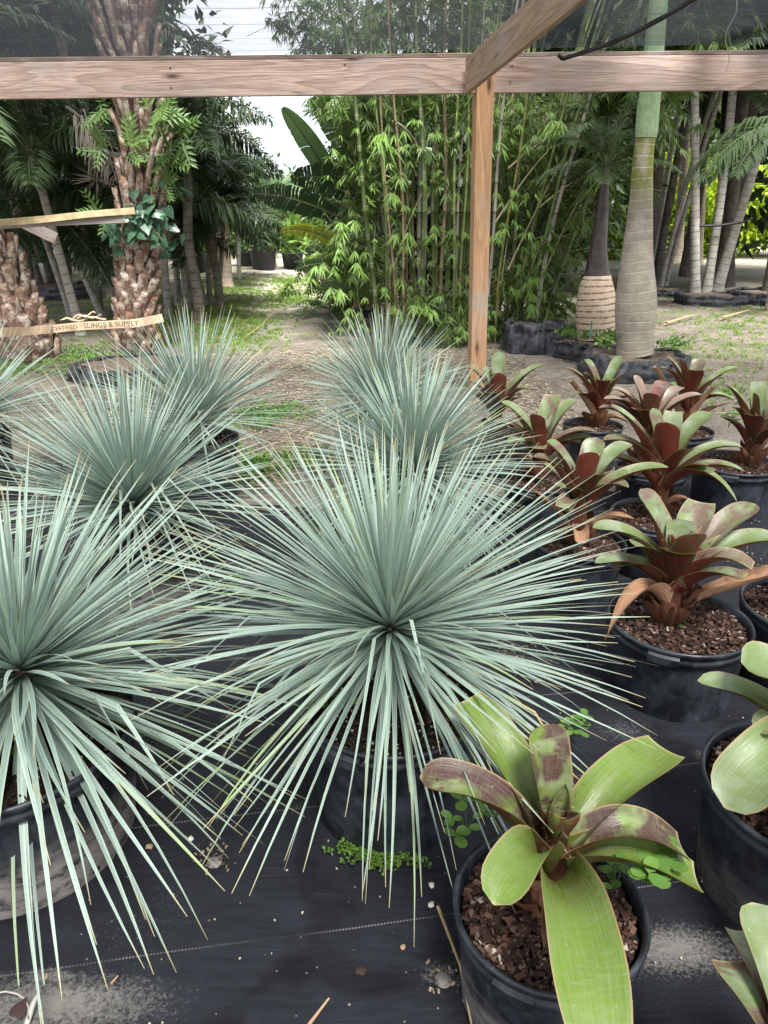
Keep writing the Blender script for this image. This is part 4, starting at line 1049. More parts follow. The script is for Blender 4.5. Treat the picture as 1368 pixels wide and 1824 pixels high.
# skirt of foliage at the left of the clump, hanging over the lane, and low sprays at its foot
for (x0, x1, y0, y1, n, d0, d1) in ((610, 700, 170, 260, 120, -.9, .6), (620, 700, 260, 400, 130, -.9, .4), (580, 690, 420, 520, 110, -.9, .2), (880, 1090, 170, 300, 420, -1.0, .9), (880, 1020, 300, 470, 220, -.6, .9), (880, 985, 470, 600, 130, -1.2, .2), (730, 860, 520, 600, 110, -1.4, -.6), (480, 620, -60, 60, 60, -.6, .6), (640, 880, -60, 95, 260, -1.2, .6), (530, 640, 30, 100, 60, -.8, .5), (560, 860, 150, 200, 120, -1.2, .4), (690, 830, 200, 470, 30, -1.3, -.7)):
    for k in range(n):
        c = at(R(x0, x1), R(y0, y1), BC.y+R(d0, d1))-BC; d = rdir(-.1); d.y -= .3
        twigb.tube([c-d*R(.15, .4)+V((0, .1, .05)), c], [.004, .002], 4, cap=False)
        for q in range(3): bam_cluster(leafb, c+rdir()*.10, d+rdir()*.8, random.randint(5, 8), R(.12, .19), tone=R(.1, .9))
leafb.build('foliage', M['bamL'], bam, smooth=False); twigb.build('twigs', M['twig'], bam)
b = MB()
for (px, py, n, ln, d0) in [(684, 238, 6, .30, -1.5), (672, 250, 4, .22, -1.5), (1072, 306, 6, .26, -1.6), (1060, 300, 4, .20, -1.6), (918, 505, 8, .15, -1.3), (950, 495, 8, .15, -1.3), (950, 550, 8, .14, -1.3), (880, 255, 5, .18, -1.3), (985, 215, 6, .2, -1.3), (765, 545, 8, .16, -1.5), (745, 535, 8, .14, -1.5), (815, 590, 7, .13, -1.5), (900, 345, 6, .16, -1.4), (1000, 220, 5, .2, -1.4), (890, 410, 8, .14, -1.4), (715, 420, 6, .2, -1.4), (560, 480, 7, .2, -1.0), (600, 520, 8, .22, -1.0), (700, 340, 7, .2, -1.3), (935, 600, 7, .13, -1.3), (620, 400, 7, .2, -1.0), (940, 515, 8, .14, -1.3), (870, 560, 7, .12, -1.3), (1090, 245, 6, .2, -1.5)]:
    for q in range(3):
        c = at(px+R(-14, 14), py+R(-12, 12), BC.y+d0)-BC; bam_cluster(b, c, V((R(-.6, .6), -.5, -.25)), n, ln, tone=R(.3, 1))
for k in range(190):
    c = at(R(585, 985), R(175, 600), BC.y+R(-1.5, -.9))-BC; bam_cluster(b, c, V((R(-.8, .8), -.4, R(-.6, .1))), random.randint(4, 7), R(.10, .17), tone=R(0, .75))
b.build('young_leaves', M['bamB'], bam, smooth=False)
# long bare branches arching right from the clump
M['drybr'] = flat('dry_bamboo_branch', (.26, .22, .13), .7)
b = MB()
for (x0, y0, x1, y1) in ((905, 480, 1065, 175), (960, 505, 1080, 270), (880, 400, 1010, 235), (930, 520, 1000, 360), (960, 370, 1090, 300), (905, 300, 1060, 210), (880, 610, 905, 420), (700, 215, 760, 290), (760, 330, 700, 480)):
    p0 = at(x0, y0, BC.y-1.1)-BC; p1 = at(x1, y1, BC.y-.9)-BC
    b = MB(); b.tube([p0.lerp(p1, i/8)+V((0, 0, .08*math.sin(PI*i/8))) for i in range(9)], [.011-.001*i for i in range(9)], 6)
    b.build('bare_branch', M['drybr'], bam)


# split-leaf plant and banana beside the bamboo
M['ban'] = foliage_mat('banana_leaf', (.05, .11, .035), (.14, .23, .085), transl=.4, rough=.4, scale=.6)
M['band'] = foliage_mat('dark_banana_leaf', (.012, .030, .012), (.035, .065, .028), transl=.2, rough=.4)
M['bany'] = foliage_mat('yellowing_leaf', (.22, .27, .02), (.42, .44, .04), transl=.45)
def big_leaf(name, mat, parent, P0, P1, P2, w, tear=0, nseg=26, seed=1):
    random.seed(seed); b = MB(); o = parent.location; ax = (P2-P0).normalized()
    side = ax.cross(V((0, 1, 0)))*1.0
    side = (side + V((0, .55, 0))).normalized()
    cuts = [R(.5, 1) if R(0, 1) < tear else 1 for _ in range(nseg*2)]
    for sg in (-1, 1):
        i = 0
        segs = []
        for i in range(nseg):
            s0, s1 = i/nseg, (i+1)/nseg; gap = R(.05, .35) if R(0, 1) < tear else 0
            row = []
            for s in (s0, s1-gap/nseg):
                p = P0*(1-s)**2+P1*2*s*(1-s)+P2*s*s; t = ((P1-P0)*(1-s)+(P2-P1)*s).normalized()
                sd = (side-t*side.dot(t)).normalized(); n = t.cross(sd)
                ww = w*.5*math.sin(PI*min(1, .06+s*.93))**.55*(.75+.25*cuts[i*2+(sg > 0)])
                sag = -.25*tear*R(.3, 1)*ww if gap else 0
                row.append([p-o, p+sd*sg*ww*.5+t*ww*.12-n*ww*.16-o, p+sd*sg*ww+t*ww*.22-n*ww*.02+V((0, 0, sag))-o])
            b.grid(row, [[(0, s0, R(0, 1)*.3+.3), (.5*sg, s0, .4), (sg, s1, .5)]]*2)
    b.tube([(P0*(1-s)**2+P1*2*s*(1-s)+P2*s*s)-o for s in [k/14 for k in range(15)]], [.018*(1-.8*k/14) for k in range(15)], 6, m=1)
    return b.build(name, [mat, M['rachis']], parent)
bnb = g(655, 578)
ban = thing('banana_plant', 'banana plant with tall upright and tattered dark leaves left of the bamboo', 'banana plant', bnb)
Yb = bnb.y
b = MB()
for k, (x, y) in enumerate(((700, 545), (668, 545), (640, 548))):
    p0 = at(x, y, Yb)-bnb; p1 = at(610+k*30, 330, Yb)-bnb; b.tube([p0.lerp(p1, i/8) for i in range(9)], [.09-.006*i for i in range(9)], 12)
b.build('stem', flat('banana_stem', (.16, .11, .065), .7, .5, 5), ban)
for k, (a, m_, c, w_, mt, tr) in enumerate([((602, 345), (560, 260), (503, 192), .30, 'ban', .05), ((655, 330), (600, 230), (555, 165), .32, 'ban', .1), ((660, 370), (600, 300), (518, 318), .42, 'band', .55), ((600, 385), (520, 345), (452, 345), .36, 'band', .5),
        ((640, 460), (560, 395), (500, 412), .20, 'bany', .5), ((640, 490), (570, 455), (525, 482), .20, 'ban', .3), ((680, 480), (660, 440), (600, 470), .24, 'ban', .2), ((690, 300), (680, 220), (640, 160), .3, 'ban', .1), ((700, 540), (640, 500), (565, 515), .22, 'ban', .4)]):
    big_leaf('leaf', M[mt], ban, at(*a, Yb-.5-.05*k), at(*m_, Yb-.85-.05*k), at(*c, Yb-.95-.05*k), w_, tr, seed=k)
sp = g(610, 560); spl = thing('split_leaf_shrub', 'shrub of finger-cut drooping green leaves between the lane and the bamboo', 'shrub', sp)
random.seed(31); b = MB()
for k in range(210):
    px = random.gauss(620, 36); py = 400+R(0, 150); q = at(px, py, sp.y+R(-.5, .7))-sp; d = V((R(-1, .6), -R(.2, .9), R(-.8, .25)))
    lobed(b, q, d, V((R(-.3, .3), -.4, 1)), R(.22, .36), R(.13, .2), R(.0, .8))
b.build('leaves', M['bamL'], spl, smooth=False)
b = MB()
for k in range(14):
    p1 = at(R(560, 670), R(400, 500), sp.y)-sp; b.tube([V((R(-.2, .3), 0, 0)), V((p1.x*.4, 0, p1.z*.6)), p1], [.012, .01, .005], 5)
b.build('stems', M['rachis'], spl)

# ---- royal palm, bottle palm, their bags
M['royal'] = m_ring('royal_palm_trunk', (.24, .215, .165), (.40, .35, .29), (.52, .48, .40), .088, .13, green=(.15, .17, .03), gz=(1.25, 1.6, 3))
M['shaft'] = m_ring('green_crownshaft', (.19, .28, .15), (.33, .43, .26), (.40, .46, .30), .9, .03)
M['bottle'] = m_ring('bottle_palm_base', (.42, .31, .22), (.58, .46, .35), (.035, .025, .02), .062, .26)
M['sheath'] = flat('blackened_sheath', (.045, .032, .028), .38, .8, 9)
def pxtube(t, B_, way, mat, name, n=22, sub=6, rnd=.3):
    P = []
    for (px, py, hw) in way:
        q = at(px, py, B_.y); z = (q-V((0, 0, H))).dot(V((0, cT, -sT))); P.append((q-B_, hw/F*z))
    pts = []; rr_ = []
    for i in range(len(P)-1):
        a0, a1, a2, a3 = P[max(0, i-1)], P[i], P[i+1], P[min(len(P)-1, i+2)]
        for k in range(sub):
            s = k/sub; h0 = 2*s**3-3*s*s+1; h1 = s**3-2*s*s+s; h2 = -2*s**3+3*s*s; h3 = s**3-s*s
            pts.append(a1[0]*h0+(a2[0]-a0[0])*.5*h1+a2[0]*h2+(a3[0]-a1[0])*.5*h3)
            rr_.append(a1[1]*h0+(a2[1]-a0[1])*.5*h1+a2[1]*h2+(a3[1]-a1[1])*.5*h3)
    pts.append(P[-1][0]); rr_.append(P[-1][1])
    b = MB(); b.tube(pts, rr_, n, rnd=rnd); return b.build(name, mat, t), pts
def bag(label, c, r, h, seed, name='tree_bag', weeds=None, dirt=True, rx=1.0, bulge=.06):
    """black fabric growing bag, wrinkled"""
    t = thing(name, label, 'tree bag', (c[0], c[1], 0)); random.seed(seed); ph = R(0, 9)
    b = MB()
    def wob(an, z, q):
        e = V((math.cos(an)*5, math.sin(an)*5, z*9+ph)); f_ = V((math.cos(an)*13, math.sin(an)*13, z*7+ph))
        return .05*r*math.sin(an*3+ph)+.03*r*math.sin(an*7+ph*2+z*5)+.055*mn.noise(e)-.035*abs(mn.noise(f_))*(1+2*(z > h*.7))
    prof = [(r*1.04, -.02), (r*(1.02+bulge*.5), h*.12), (r*(1+bulge*.6), h*.28), (r*(1.02+bulge), h*.42), (r*(1+bulge*.5), h*.58), (r*1.02, h*.75), (r*1.03, h*.88), (r*1.0, h), (r*.95, h*1.02), (r*.90, h*.9)]
    b.lathe(prof, 120, wob=wob)
    b.v = [(x, y, z+(.05*h/.2*mn.noise(V((x*6, y*6, ph)))*(z > h*.5))) for x, y, z in b.v]
    o = b.build('bag', M['black_bag'], t)
    b = MB(); rows = []
    for i in range(9):
        q = r*.95*i/8; rows.append([(q*math.cos(2*PI*k/32), q*math.sin(2*PI*k/32), h*.9+.03*mn.noise(V((q*math.cos(2*PI*k/32)*6, q*math.sin(2*PI*k/32)*6, 2)))) for k in range(32)])
    b.grid(rows, [[(0, 0, 0)]*32]*9, closed=True); b.build('soil', flat('old_root_soil', (.13, .10, .075), .95, .5, 25), t)
    return t
def weed_patch(name, label, pts, mat, n, size, seed, cat='weeds', spread=.08, hgt=.06, kind=None, group=None):
    random.seed(seed); c = V(pts[0]); t = thing(name, label, cat, c, 0, group); b = MB()
    for p in pts:
        for k in range(n):
            q = V(p)-c + V((random.gauss(0, spread), random.gauss(0, spread), R(0, hgt)))
            d = rdir(.5); leaf_quad(b, q, d, rdir(.8), size*R(.6, 1.2), size*R(.45, .7), R(0, 1))
    b.build('leaves', mat, t, smooth=False); return t
RB = g(1130, 618, .25); RB.z = 0
bag('wide wrinkled black bag holding the tall ringed palm in the right half', RB, .50, .19, 3)
rp = thing('royal_palm', 'tall pale ringed palm trunk with a green upper shaft, right of the post', 'palm tree', RB)
o, pts = pxtube(rp, RB, [(1131, 630, 33), (1131, 603, 32), (1132, 560, 35.5), (1133, 530, 35.5), (1134, 480, 30), (1136, 440, 26), (1139, 400, 23), (1142, 350, 20), (1145, 292, 18), (1149, 255, 17), (1151, 243, 17.5)], M['royal'], 'trunk')
o, pts = pxtube(rp, RB, [(1150, 245, 18.5), (1152, 230, 19.5), (1155, 190, 19.5), (1159, 160, 18.5), (1165, 90, 17.5), (1173, 0, 16), (1182, -120, 12)], M['shaft'], 'crownshaft')
roy = crown_mesh('roy', 8, 12, 2.3, [M['palmf'], M['rachis']], nl=46, ll=.55, lw=.045, plume=0, hang=.7)
addmesh('crown', roy, rp, pts[-1], 0, 1)
BB = g(1052, 596, .22); BB.z = 0
bag('black bag with green weeds around the swollen bottle-shaped palm', BB, .42, .17, 5)
bp = thing('bottle_palm', 'short palm with a swollen banded tan base and blackened neck', 'palm tree', BB)
o, pts = pxtube(bp, BB, [(1062, 600, 32), (1061, 575, 34), (1062, 545, 35), (1062, 515, 31), (1064, 492, 24), (1064, 486, 18)], M['bottle'], 'swollen_base')
o, pts = pxtube(bp, BB, [(1064, 496, 23.5), (1064, 490, 23), (1064, 470, 19), (1066, 440, 15), (1069, 410, 13), (1073, 370, 11), (1077, 330, 8), (1080, 295, 6)], M['sheath'], 'neck')
addmesh('crown', pinB, bp, pts[-1], 3, .5)
b = MB(); q = at(1053, 585, BB.y-.3)-BB; b.tube([q+V((0, 0, -.1)), q+V((0, 0, .08))], .007, 6); o = b.build('plant_tag', flat('teal_tag', (.02, .35, .28)), None); o.location = BB; tag(o, 'small teal stake in the weeds of the bottle palm bag', 'stake')
pp = [V((BB.x+.33*math.cos(a), BB.y+.33*math.sin(a), .22)) for a in [k*.42 for k in range(15)]]
weed_patch('weeds', 'green weeds ringing the foot of the bottle-shaped palm', pp, M['weedd'], 30, .05, 8, spread=.05, hgt=.07)
pp = [g(1195+R(-20, 20), 620+R(-6, 6), .25) for k in range(6)]
weed_patch('weeds', 'bright weeds on the right side of the tall palm bag', pp, M['weed'], 24, .045, 9, spread=.05, hgt=.06)
pp = [g(1085+R(-14, 14), 618+R(-8, 8), .25) for k in range(4)]
weed_patch('weeds', 'broad-leaved weed on the left side of the tall palm bag', pp, M['weed'], 12, .07, 10, spread=.05, hgt=.09)
q = g(950, 600, .15); bag('low dark bag between the bamboo foot and the bottle palm', V((q.x, q.y, 0)), .33, .30, 7)
q = g(205, 655, .16); bag('flattened black bag at the foot of the shaggy trunk', V((q.x, q.y+.35, 0)), .48, .14, 17)
q = g(660, 548, .1); bag('black bag under the foliage left of the bamboo', V((q.x, q.y, 0)), .35, .12, 19)
q = g(765, 560, .1); bag('small black bag at the left foot of the bamboo', V((q.x, q.y-.4, 0)), .28, .14, 21)

# ---- right hand palms
GR = 'leaning palms on the right'
random.seed(15)
RPs = [((1238, 536), (1238, 300), .085, .05, 'trk1', pinA, 'left trunk of the three-stemmed palm on the black bag'),
       ((1256, 534), (1285, 290), .080, .06, 'trk1', pinB, 'middle trunk of the three-stemmed palm, pale band halfway up'),
       ((1273, 531), (1345, 300), .095, .06, 'trk1', pinA, 'right trunk of the three-stemmed palm, leaning strongly right'),
       ((1174, 520), (1228, 330), .050, .038, 'trk1', pinB, 'slim palm leaning right, nearer of the pair beside the tall trunk'),
       ((1182, 518), (1240, 320), .045, .035, 'trk1', pinA, 'slim palm leaning right, farther of the pair beside the tall trunk'),
       ((1168, 505), (1205, 310), .10, .06, 'trk3', pinB, 'dark palm just right of the tall ringed trunk'),
       ((1163, 470), (1188, 320), .10, .07, 'trk1', pinY, 'pale speckled palm standing before the bright hedge'),
       ((1205, 466), (1218, 300), .17, .08, 'trk2', pinY, 'thick white-banded palm right of the speckled one'),
       ((1240, 472), (1248, 310), .16, .07, 'trk2', pinA, 'thick tan palm base behind the three-stemmed palm'),
       ((1262, 458), (1280, 320), .15, .07, 'trk2', pinB, 'far tan palm right of the hedge gap'),
       ((1100, 452), (1118, 300), .10, .06, 'trk1', pinA, 'thin pale palm just left of the tall ringed trunk'),
       ((1118, 450), (1128, 320), .15, .07, 'trk2', pinB, 'banded palm hidden behind the tall ringed trunk'),
       ((1030, 472), (1036, 330), .10, .07, 'trk1', pinA, 'palm in the shade between bamboo and bottle palm'),
       ((1368, 536), (1400, 300), .12, .08, 'trk3', pinB, 'dark palm at the right edge of the picture')]
for i, (bb, tt, r0_, r1_, mt, cm, lb) in enumerate(RPs):
    lean_palm('palm_tree', lb, bb, tt, r0_, r1_, M[mt], cm, GR, sc=R(.85, 1.1), ext=1.0 if i < 7 else .9, bow=R(0, .12))
q = g(1262, 540); bag('grey-black bag under the three-stemmed palm', V((q.x, q.y, 0)), .55, .15, 25)
q = g(1355, 540); bag('black bag at the right edge beneath a dark palm', V((q.x, q.y, 0)), .5, .2, 26)
q = g(1180, 525); bag('dark bag under the leaning pair of slim palms', V((q.x, q.y, 0)), .40, .12, 27)
q = g(80, 530); bag('black bag under the dark palms at the left', V((q.x+.2, q.y, 0)), .75, .22, 28)
# big dark forked tree
dk = g(1286, 512); t = thing('dark_tree', 'nearly black forked tree trunk behind the three-stemmed palm', 'tree', dk)
M['dktr'] = flat('dark_bark', (.030, .024, .020), .9, .5, 12)
pxtube(t, dk, [(1286, 515, 22), (1292, 440, 17), (1300, 380, 22), (1308, 300, 26), (1318, 180, 30), (1325, 60, 30)], M['dktr'], 'trunk')
pxtube(t, dk, [(1300, 385, 12), (1322, 345, 11), (1342, 290, 10), (1356, 190, 9)], M['dktr'], 'limb')
b = MB(); Yc = g(1256, 534).y-.15; p0 = at(1234, 402, Yc); p1 = at(1330, 394, Yc)
b.tube([p0.lerp(p1, i/10)+V((0, 0, -.03*math.sin(PI*i/10))) for i in range(11)], .022, 7)
tag(b.build('tie_rope', M['black']), 'black rope tied across the three-stemmed palm', 'rope')
# hanging fronds at the right edge and above
t = thing('palm_tree', 'drooping green palm fronds hanging at the right edge', 'palm tree', V((at(1420, 300, 12).x, 12, 0)))
b = MB(); b.tube([V((0, 0, -.05)), V((0, 0, 2.6))], [.09, .06], 10); b.build('trunk', M['trk3'], t)
random.seed(3); b = MB()
for k in range(11):
    d = V((R(-1, .4), R(-.8, .4), R(-.1, .6))).normalized(); frond(b, V((0, 0, 2.6)), d, R(1.5, 2), R(1.0, 1.6), nl=34, ll=.5, lw=.05, hang=1.0, rnd=R(.3, .9))
b.build('crown', [M['palmf'], M['rachis']], t, smooth=False)

# ---- broadleaf / background trees
def tree_mesh(seed, rx, rz, n, ls, mat):
    st = random.getstate(); random.seed(seed); b = MB(); cl = []
    for i in range(26):
        d = rdir(.1); k = R(.35, 1); cl.append((V((d.x*rx*k, d.y*rx*k, d.z*rz*k)), R(.25, .5)*rx))
    for i in range(n):
        c, r = random.choice(cl); d = rdir(); p = c+d*r*R(.5, 1)
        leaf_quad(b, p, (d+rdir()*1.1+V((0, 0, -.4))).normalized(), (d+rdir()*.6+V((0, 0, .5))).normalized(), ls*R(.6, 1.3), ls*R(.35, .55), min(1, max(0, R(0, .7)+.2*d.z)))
    o = b.build('crown', mat, smooth=False); me = o.data; bpy.data.objects.remove(o); random.setstate(st); return me
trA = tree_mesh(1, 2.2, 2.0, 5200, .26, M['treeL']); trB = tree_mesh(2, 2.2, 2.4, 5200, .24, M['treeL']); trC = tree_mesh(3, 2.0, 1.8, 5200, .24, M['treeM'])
hdM = tree_mesh(4, 1.9, 1.3, 6000, .20, M['hedge'])
barkm = flat('tree_bark', (.085, .07, .055), .9, .5, 10)
def tree(label, px, Y, zc, me, sc, group='dark trees closing the background', name='tree', cat='tree', trunk=True):
    X = (px-684)/F*(Y*cT + (H-zc)*sT)
    t = thing(name, label, cat, (X, Y, 0), 0, group)
    if trunk:
        b = MB(); b.tube([V((.06*math.sin(k), 0, zc*k/8-.1)) for k in range(9)], [.085*sc*(1-.05*k) for k in range(9)], 10)
        for k in range(5):
            a = R(0, 6.3); b.tube([V((0, 0, zc*.7)), V((math.cos(a)*.5*sc, math.sin(a)*.5*sc, zc*.9)), V((math.cos(a)*1.2*sc, math.sin(a)*1.2*sc, zc*1.1))], [.05*sc, .035*sc, .015], 6)
        b.build('trunk', barkm, t)
    addmesh('crown', me, t, (0, 0, zc), R(0, 6), sc); return t
TR = [(-260, 15, 3.8, trA, 1.2), (-90, 17, 5.4, trB, 1.4), (40, 19, 6.0, trA, 1.4), (100, 17, 5.2, trB, 1.2), (140, 20, 5.2, trC, 1.2), (30, 23, 7.2, trA, 1.5), (-20, 24, 7.6, trB, 1.7), (300, 26, 1.5, trB, .9),
      (770, 15.5, 1.9, trA, .9), (850, 14.5, 1.9, trB, .85), (800, 19, 2.4, trA, 1.0), (930, 15, 2.2, trA, .95), (930, 18, 2.4, trB, 1.1), (1060, 16, 6.2, trB, 1.1), (1030, 20, 6.0, trA, 1.2), (740, 20, 2.0, trB, .9), (700, 24, 2.0, trA, .9),
      (1130, 17, 7.4, trA, 1.5), (1250, 15.5, 7.6, trB, 1.5), (1400, 15, 6.8, trA, 1.4), (1330, 19, 8.4, trB, 1.6), (1520, 17, 5.5, trB, 1.4), (1200, 21, 9.0, trA, 1.8), (1640, 18, 4.2, trA, 1.5)]
names = ['tree beyond the left edge, dense and dark', 'dark tree far left behind the rail', 'dark tree behind the left palms, above the rail', 'dark tree crown left of the shaggy trunk', 'mid-green tree right of the shaggy trunk, behind the plumed palms', 'tall dark tree far behind the shaggy trunk', 'tall dark tree in the upper left corner', 'small far tree left of the lane', 'dark tree directly behind the banana plant', 'dark tree behind the bamboo tops', 'low dark tree behind the bamboo culms', 'dark tree behind the timber post', 'low dark tree between post and bottle palm', 'tall tree over the right side of the bamboo', 'dark tree behind the bottle palm', 'tree behind the banana leaves', 'far tree right of the lane', 'high crown above the tall ringed palm', 'high dark crown over the three-stemmed palm', 'dark tree at the right edge', 'tall dark tree behind the forked trunk', 'dark tree beyond the right edge', 'tallest far tree on the right', 'far tree outside the right edge']
random.seed(9)
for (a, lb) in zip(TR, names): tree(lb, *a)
for i, (px, Y, lb) in enumerate([(1090, 27, 'bright yellow-green hedge bush left of the tall ringed trunk'), (1170, 28, 'bright yellow-green hedge bush just right of the tall ringed trunk'), (1240, 27.5, 'bright yellow-green hedge bush behind the three-stemmed palm'), (1310, 28, 'bright yellow-green hedge bush behind the dark forked tree'), (1385, 28, 'bright yellow-green hedge bush at the right edge'), (1010, 28, 'bright yellow-green bush glimpsed behind the bamboo')]):
    tree(lb, px, Y, 1.5, hdM, 1.25, 'bright hedge behind the palms', 'hedge_bush', 'bush', False)
# far end of the lane
M['potfar'] = flat('far_black_pot', (.03, .033, .038), .5)
def nursery_pot(label, px, py, D, h, plant, group='potted plants at the far end of the lane'):
    B_ = g(px, py); t = thing('potted_shrub', label, 'potted shrub', B_, 0, group)
    b = MB(); r = D/2; b.lathe([(0, .0), (r*.82, 0), (r*.96, h*.93), (r*1.03, h*.94), (r*1.03, h), (r*.95, h), (r*.9, h*.93), (0, h*.93)], 28); b.build('pot', M['potfar'], t)
    b = MB(); b.tube([V((0, 0, h*.9)), V((0, 0, h+.5))], .03, 6); b.build('stem', barkm, t)
    random.seed(int(px)); b = MB()
    if plant == 'cone':
        for k in range(2600):
            z = R(0, 1); rr_ = (.55*(1-z*.75))*math.sqrt(R(.2, 1)); a = R(0, 6.3); leaf_quad(b, V((rr_*math.cos(a), rr_*math.sin(a), h+.05+z*1.5)), rdir(.2), rdir(.3), .11, .05, R(0, .7))
        b.build('foliage', M['treeM'], t, smooth=False)
    else:
        for k in range(26):
            d = rdir(.6); c = d*R(.3, .75)+V((0, 0, h+.15))
            n = rdir(.4); sd = d.cross(n).normalized(); b.tube([V((0, 0, h)), c], .008, 4, m=0)
            for q in range(18):
                a = -2.2+4.4*q/17; leaf_quad(b, c, (d*math.cos(a)+sd*math.sin(a)+V((0, 0, -.2))).normalized(), n, R(.26, .34), .045, R(.4, 1))
        b.build('foliage', M['bamB'], t, smooth=False)
for a in [('cone-shaped leafy shrub in a black pot at the far end of the lane', 470, 480, .72, .5, 'cone'), ('potted fan palm with light green leaves at the far end of the lane', 522, 478, .62, .42, 'fan'), ('small dark potted shrub half hidden behind the lane-side palms', 440, 474, .6, .4, 'cone'), ('potted fan palm tucked behind the first one', 560, 470, .6, .4, 'fan'), ('potted dark shrub behind the left palms near the lane', 350, 485, .6, .45, 'cone')]: nursery_pot(*a)
B_ = g(492, 479); b = MB(); b.tube([V((0, 0, -.05)), V((-.22, 0, 1.35))], .05, 8); o = b.build('wooden_stake', flat('stake_wood', (.36, .25, .17), .8)); o.location = B_; tag(o, 'leaning pale wooden stake between the far pots', 'stake')
def farban(label, px, py, sc):
    B_ = g(px, py); t = thing('banana_plant', label, 'banana plant', B_, 0, 'far banana plants')
    b = MB(); b.tube([V((0, 0, -.1)), V((0, 0, 2.1*sc))], [.15, .09], 10); b.build('stem', flat('banana_stem_far', (.15, .15, .07)), t)
    for k in range(7):
        a = k*2.4+.5; d = V((math.cos(a), math.sin(a), 0)); p0 = B_+V((0, 0, 1.9*sc)); p1 = p0+d*.35*sc+V((0, 0, 1.0*sc)); p2 = p0+d*(.9+.3*(k % 3))*sc+V((0, 0, (1.1-.35*(k % 3))*sc))
        big_leaf('leaf', M['ban'], t, p0, p1, p2, .5*sc, .1, nseg=12, seed=k+3)
farban('far banana plant with upright leaf at the end of the lane', 486, 462, .85)
farban('far banana plant left of the lane end, partly hidden', 450, 460, .7)
for i, (px, Y, zc, me, sc) in enumerate([(385, 30, 1.8, trC, 1.0), (465, 33, .6, trC, 1.0), (545, 32, .7, trC, 1.0), (610, 30, 1.4, trC, 1.0), (500, 40, .4, trA, 1.5), (350, 36, 2.2, trB, 1.3), (150, 34, 3.0, trC, 1.8), (20, 34, 3.0, trB, 1.8), (250, 36, 3, trA, 1.8), (790, 34, 1.8, trA, 1.5), (900, 34, 1.8, trC, 1.5), (1100, 40, 4.0, trB, 2.2), (1280, 42, 4, trA, 2.2), (1450, 40, 4, trB, 2.2)]):
    tree(['low green tree left of the far lane gap', 'low rounded tree behind the cone-shaped potted shrub', 'low tree behind the potted fan palms', 'tree right of the far lane gap', 'darkest low tree closing the lane', 'taller tree behind the lane-side palms', 'mid-green tree seen between the left trunks', 'far tree at the extreme left', 'far tree behind the shaggy trunk', 'far tree behind the left bamboo culms', 'far tree behind the post', 'far tree behind the bottle palm and hedge', 'far tree behind the bright hedge', 'far tree at the extreme right'][i], px, Y, zc, me, sc, 'trees at the far side of the nursery')

# ------------------------------------------------------------------ GROUND DETAIL
random.seed(101)
def scatter(fn, n):
    k = 0
    while k < n:
        if fn(): k += 1
b = MB(); 
def tuft(b, p, hgt, n, m=0):
    for k in range(n):
        d = rdir(1.2); w_ = R(.002, .004); sd = d.cross(V((0, 1, 0))).normalized()*w_; r = R(0, 1)
        e = p+V((R(-.03, .03), R(-.03, .03), 0)); l_ = hgt*R(.5, 1.2); m1 = e+d*l_*.6; e2 = m1+(d+V((R(-.5, .5), R(-.5, .5), -.4))).normalized()*l_*.4
        i1 = b.vert(e-sd, (0, 0, r)); i2 = b.vert(e+sd, (0, 0, r)); i3 = b.vert(m1+sd, (0, .6, r)); i4 = b.vert(m1-sd, (0, .6, r)); i5 = b.vert(e2, (0, 1, r))
        b.face((i1, i2, i3, i4), m); b.face((i4, i3, i5), m)
M['grass'] = foliage_mat('grass_blade', (.10, .18, .025), (.22, .33, .06), transl=.4)
for (cx, cy, sx, sy, n) in ((415, 510, 36, 14, 520), (515, 503, 20, 6, 300), (520, 530, 36, 9, 480), (400, 560, 45, 22, 520), (420, 600, 50, 15, 260), (130, 560, 120, 25, 420), (340, 585, 60, 20, 260), (240, 535, 60, 12, 200), (1150, 520, 60, 10, 120), (1290, 600, 80, 40, 220), (560, 500, 12, 10, 60), (1330, 560, 60, 25, 140)):
    for k in range(n):
        p = g(random.gauss(cx, sx), random.gauss(cy, sy)); 
        if p.y < 5.6 or p.y > 30: continue
        tuft(b, V((p.x, p.y, gz(p.x, p.y))), R(.03, .09), 9)
tag(b.build('grass', M['grass'], smooth=False), 'thin patches of short green grass along the lane and under the palms', 'grass', kind='stuff')
b = MB(); M['litter'] = m_chip('straw_and_chips', [(0, (.05, .035, .025)), (.3, (.16, .12, .085)), (.6, (.36, .29, .20)), (1, (.58, .50, .38))], .9)
for k in range(15000):
    if k % 3: x, y = R(-2.2, 1.5), R(3.95, 8.5)
    else: x, y = R(-4, 7), R(4.5, 13)
    if y < 4.6 and x > 1.1: continue
    ln = R(.008, .03) if R(0, 1) < .6 else R(.03, .12); w_ = R(.002, .006) if ln > .03 else R(.004, .012)
    Mr = Matrix.Rotation(R(0, PI), 3, 'Z') @ Matrix.Rotation(R(-.2, .2), 3, 'Y')
    b.box((x, y, gz(x, y)+.004+R(0, .008)), ln, w_, .003, Mr, 0, R(0, 1)**.8)
tag(b.build('straw_litter', M['litter'], smooth=False), 'straw and wood chips scattered over the bare dirt', 'litter', kind='stuff')
b = MB()
for k in range(1100):
    x, y = R(-1.8, 3.2), R(.6, 4.2); 
    near = R(0, 1)
    ln = R(.0015, .005) if near < .96 else R(.006, .014); Mr = Matrix.Rotation(R(0, PI), 3, 'Z')
    b.box((x, y, .016), ln, ln*R(.4, .9), .003, Mr, 0, R(0, 1) if R(0, 1) < .6 else 1.0)
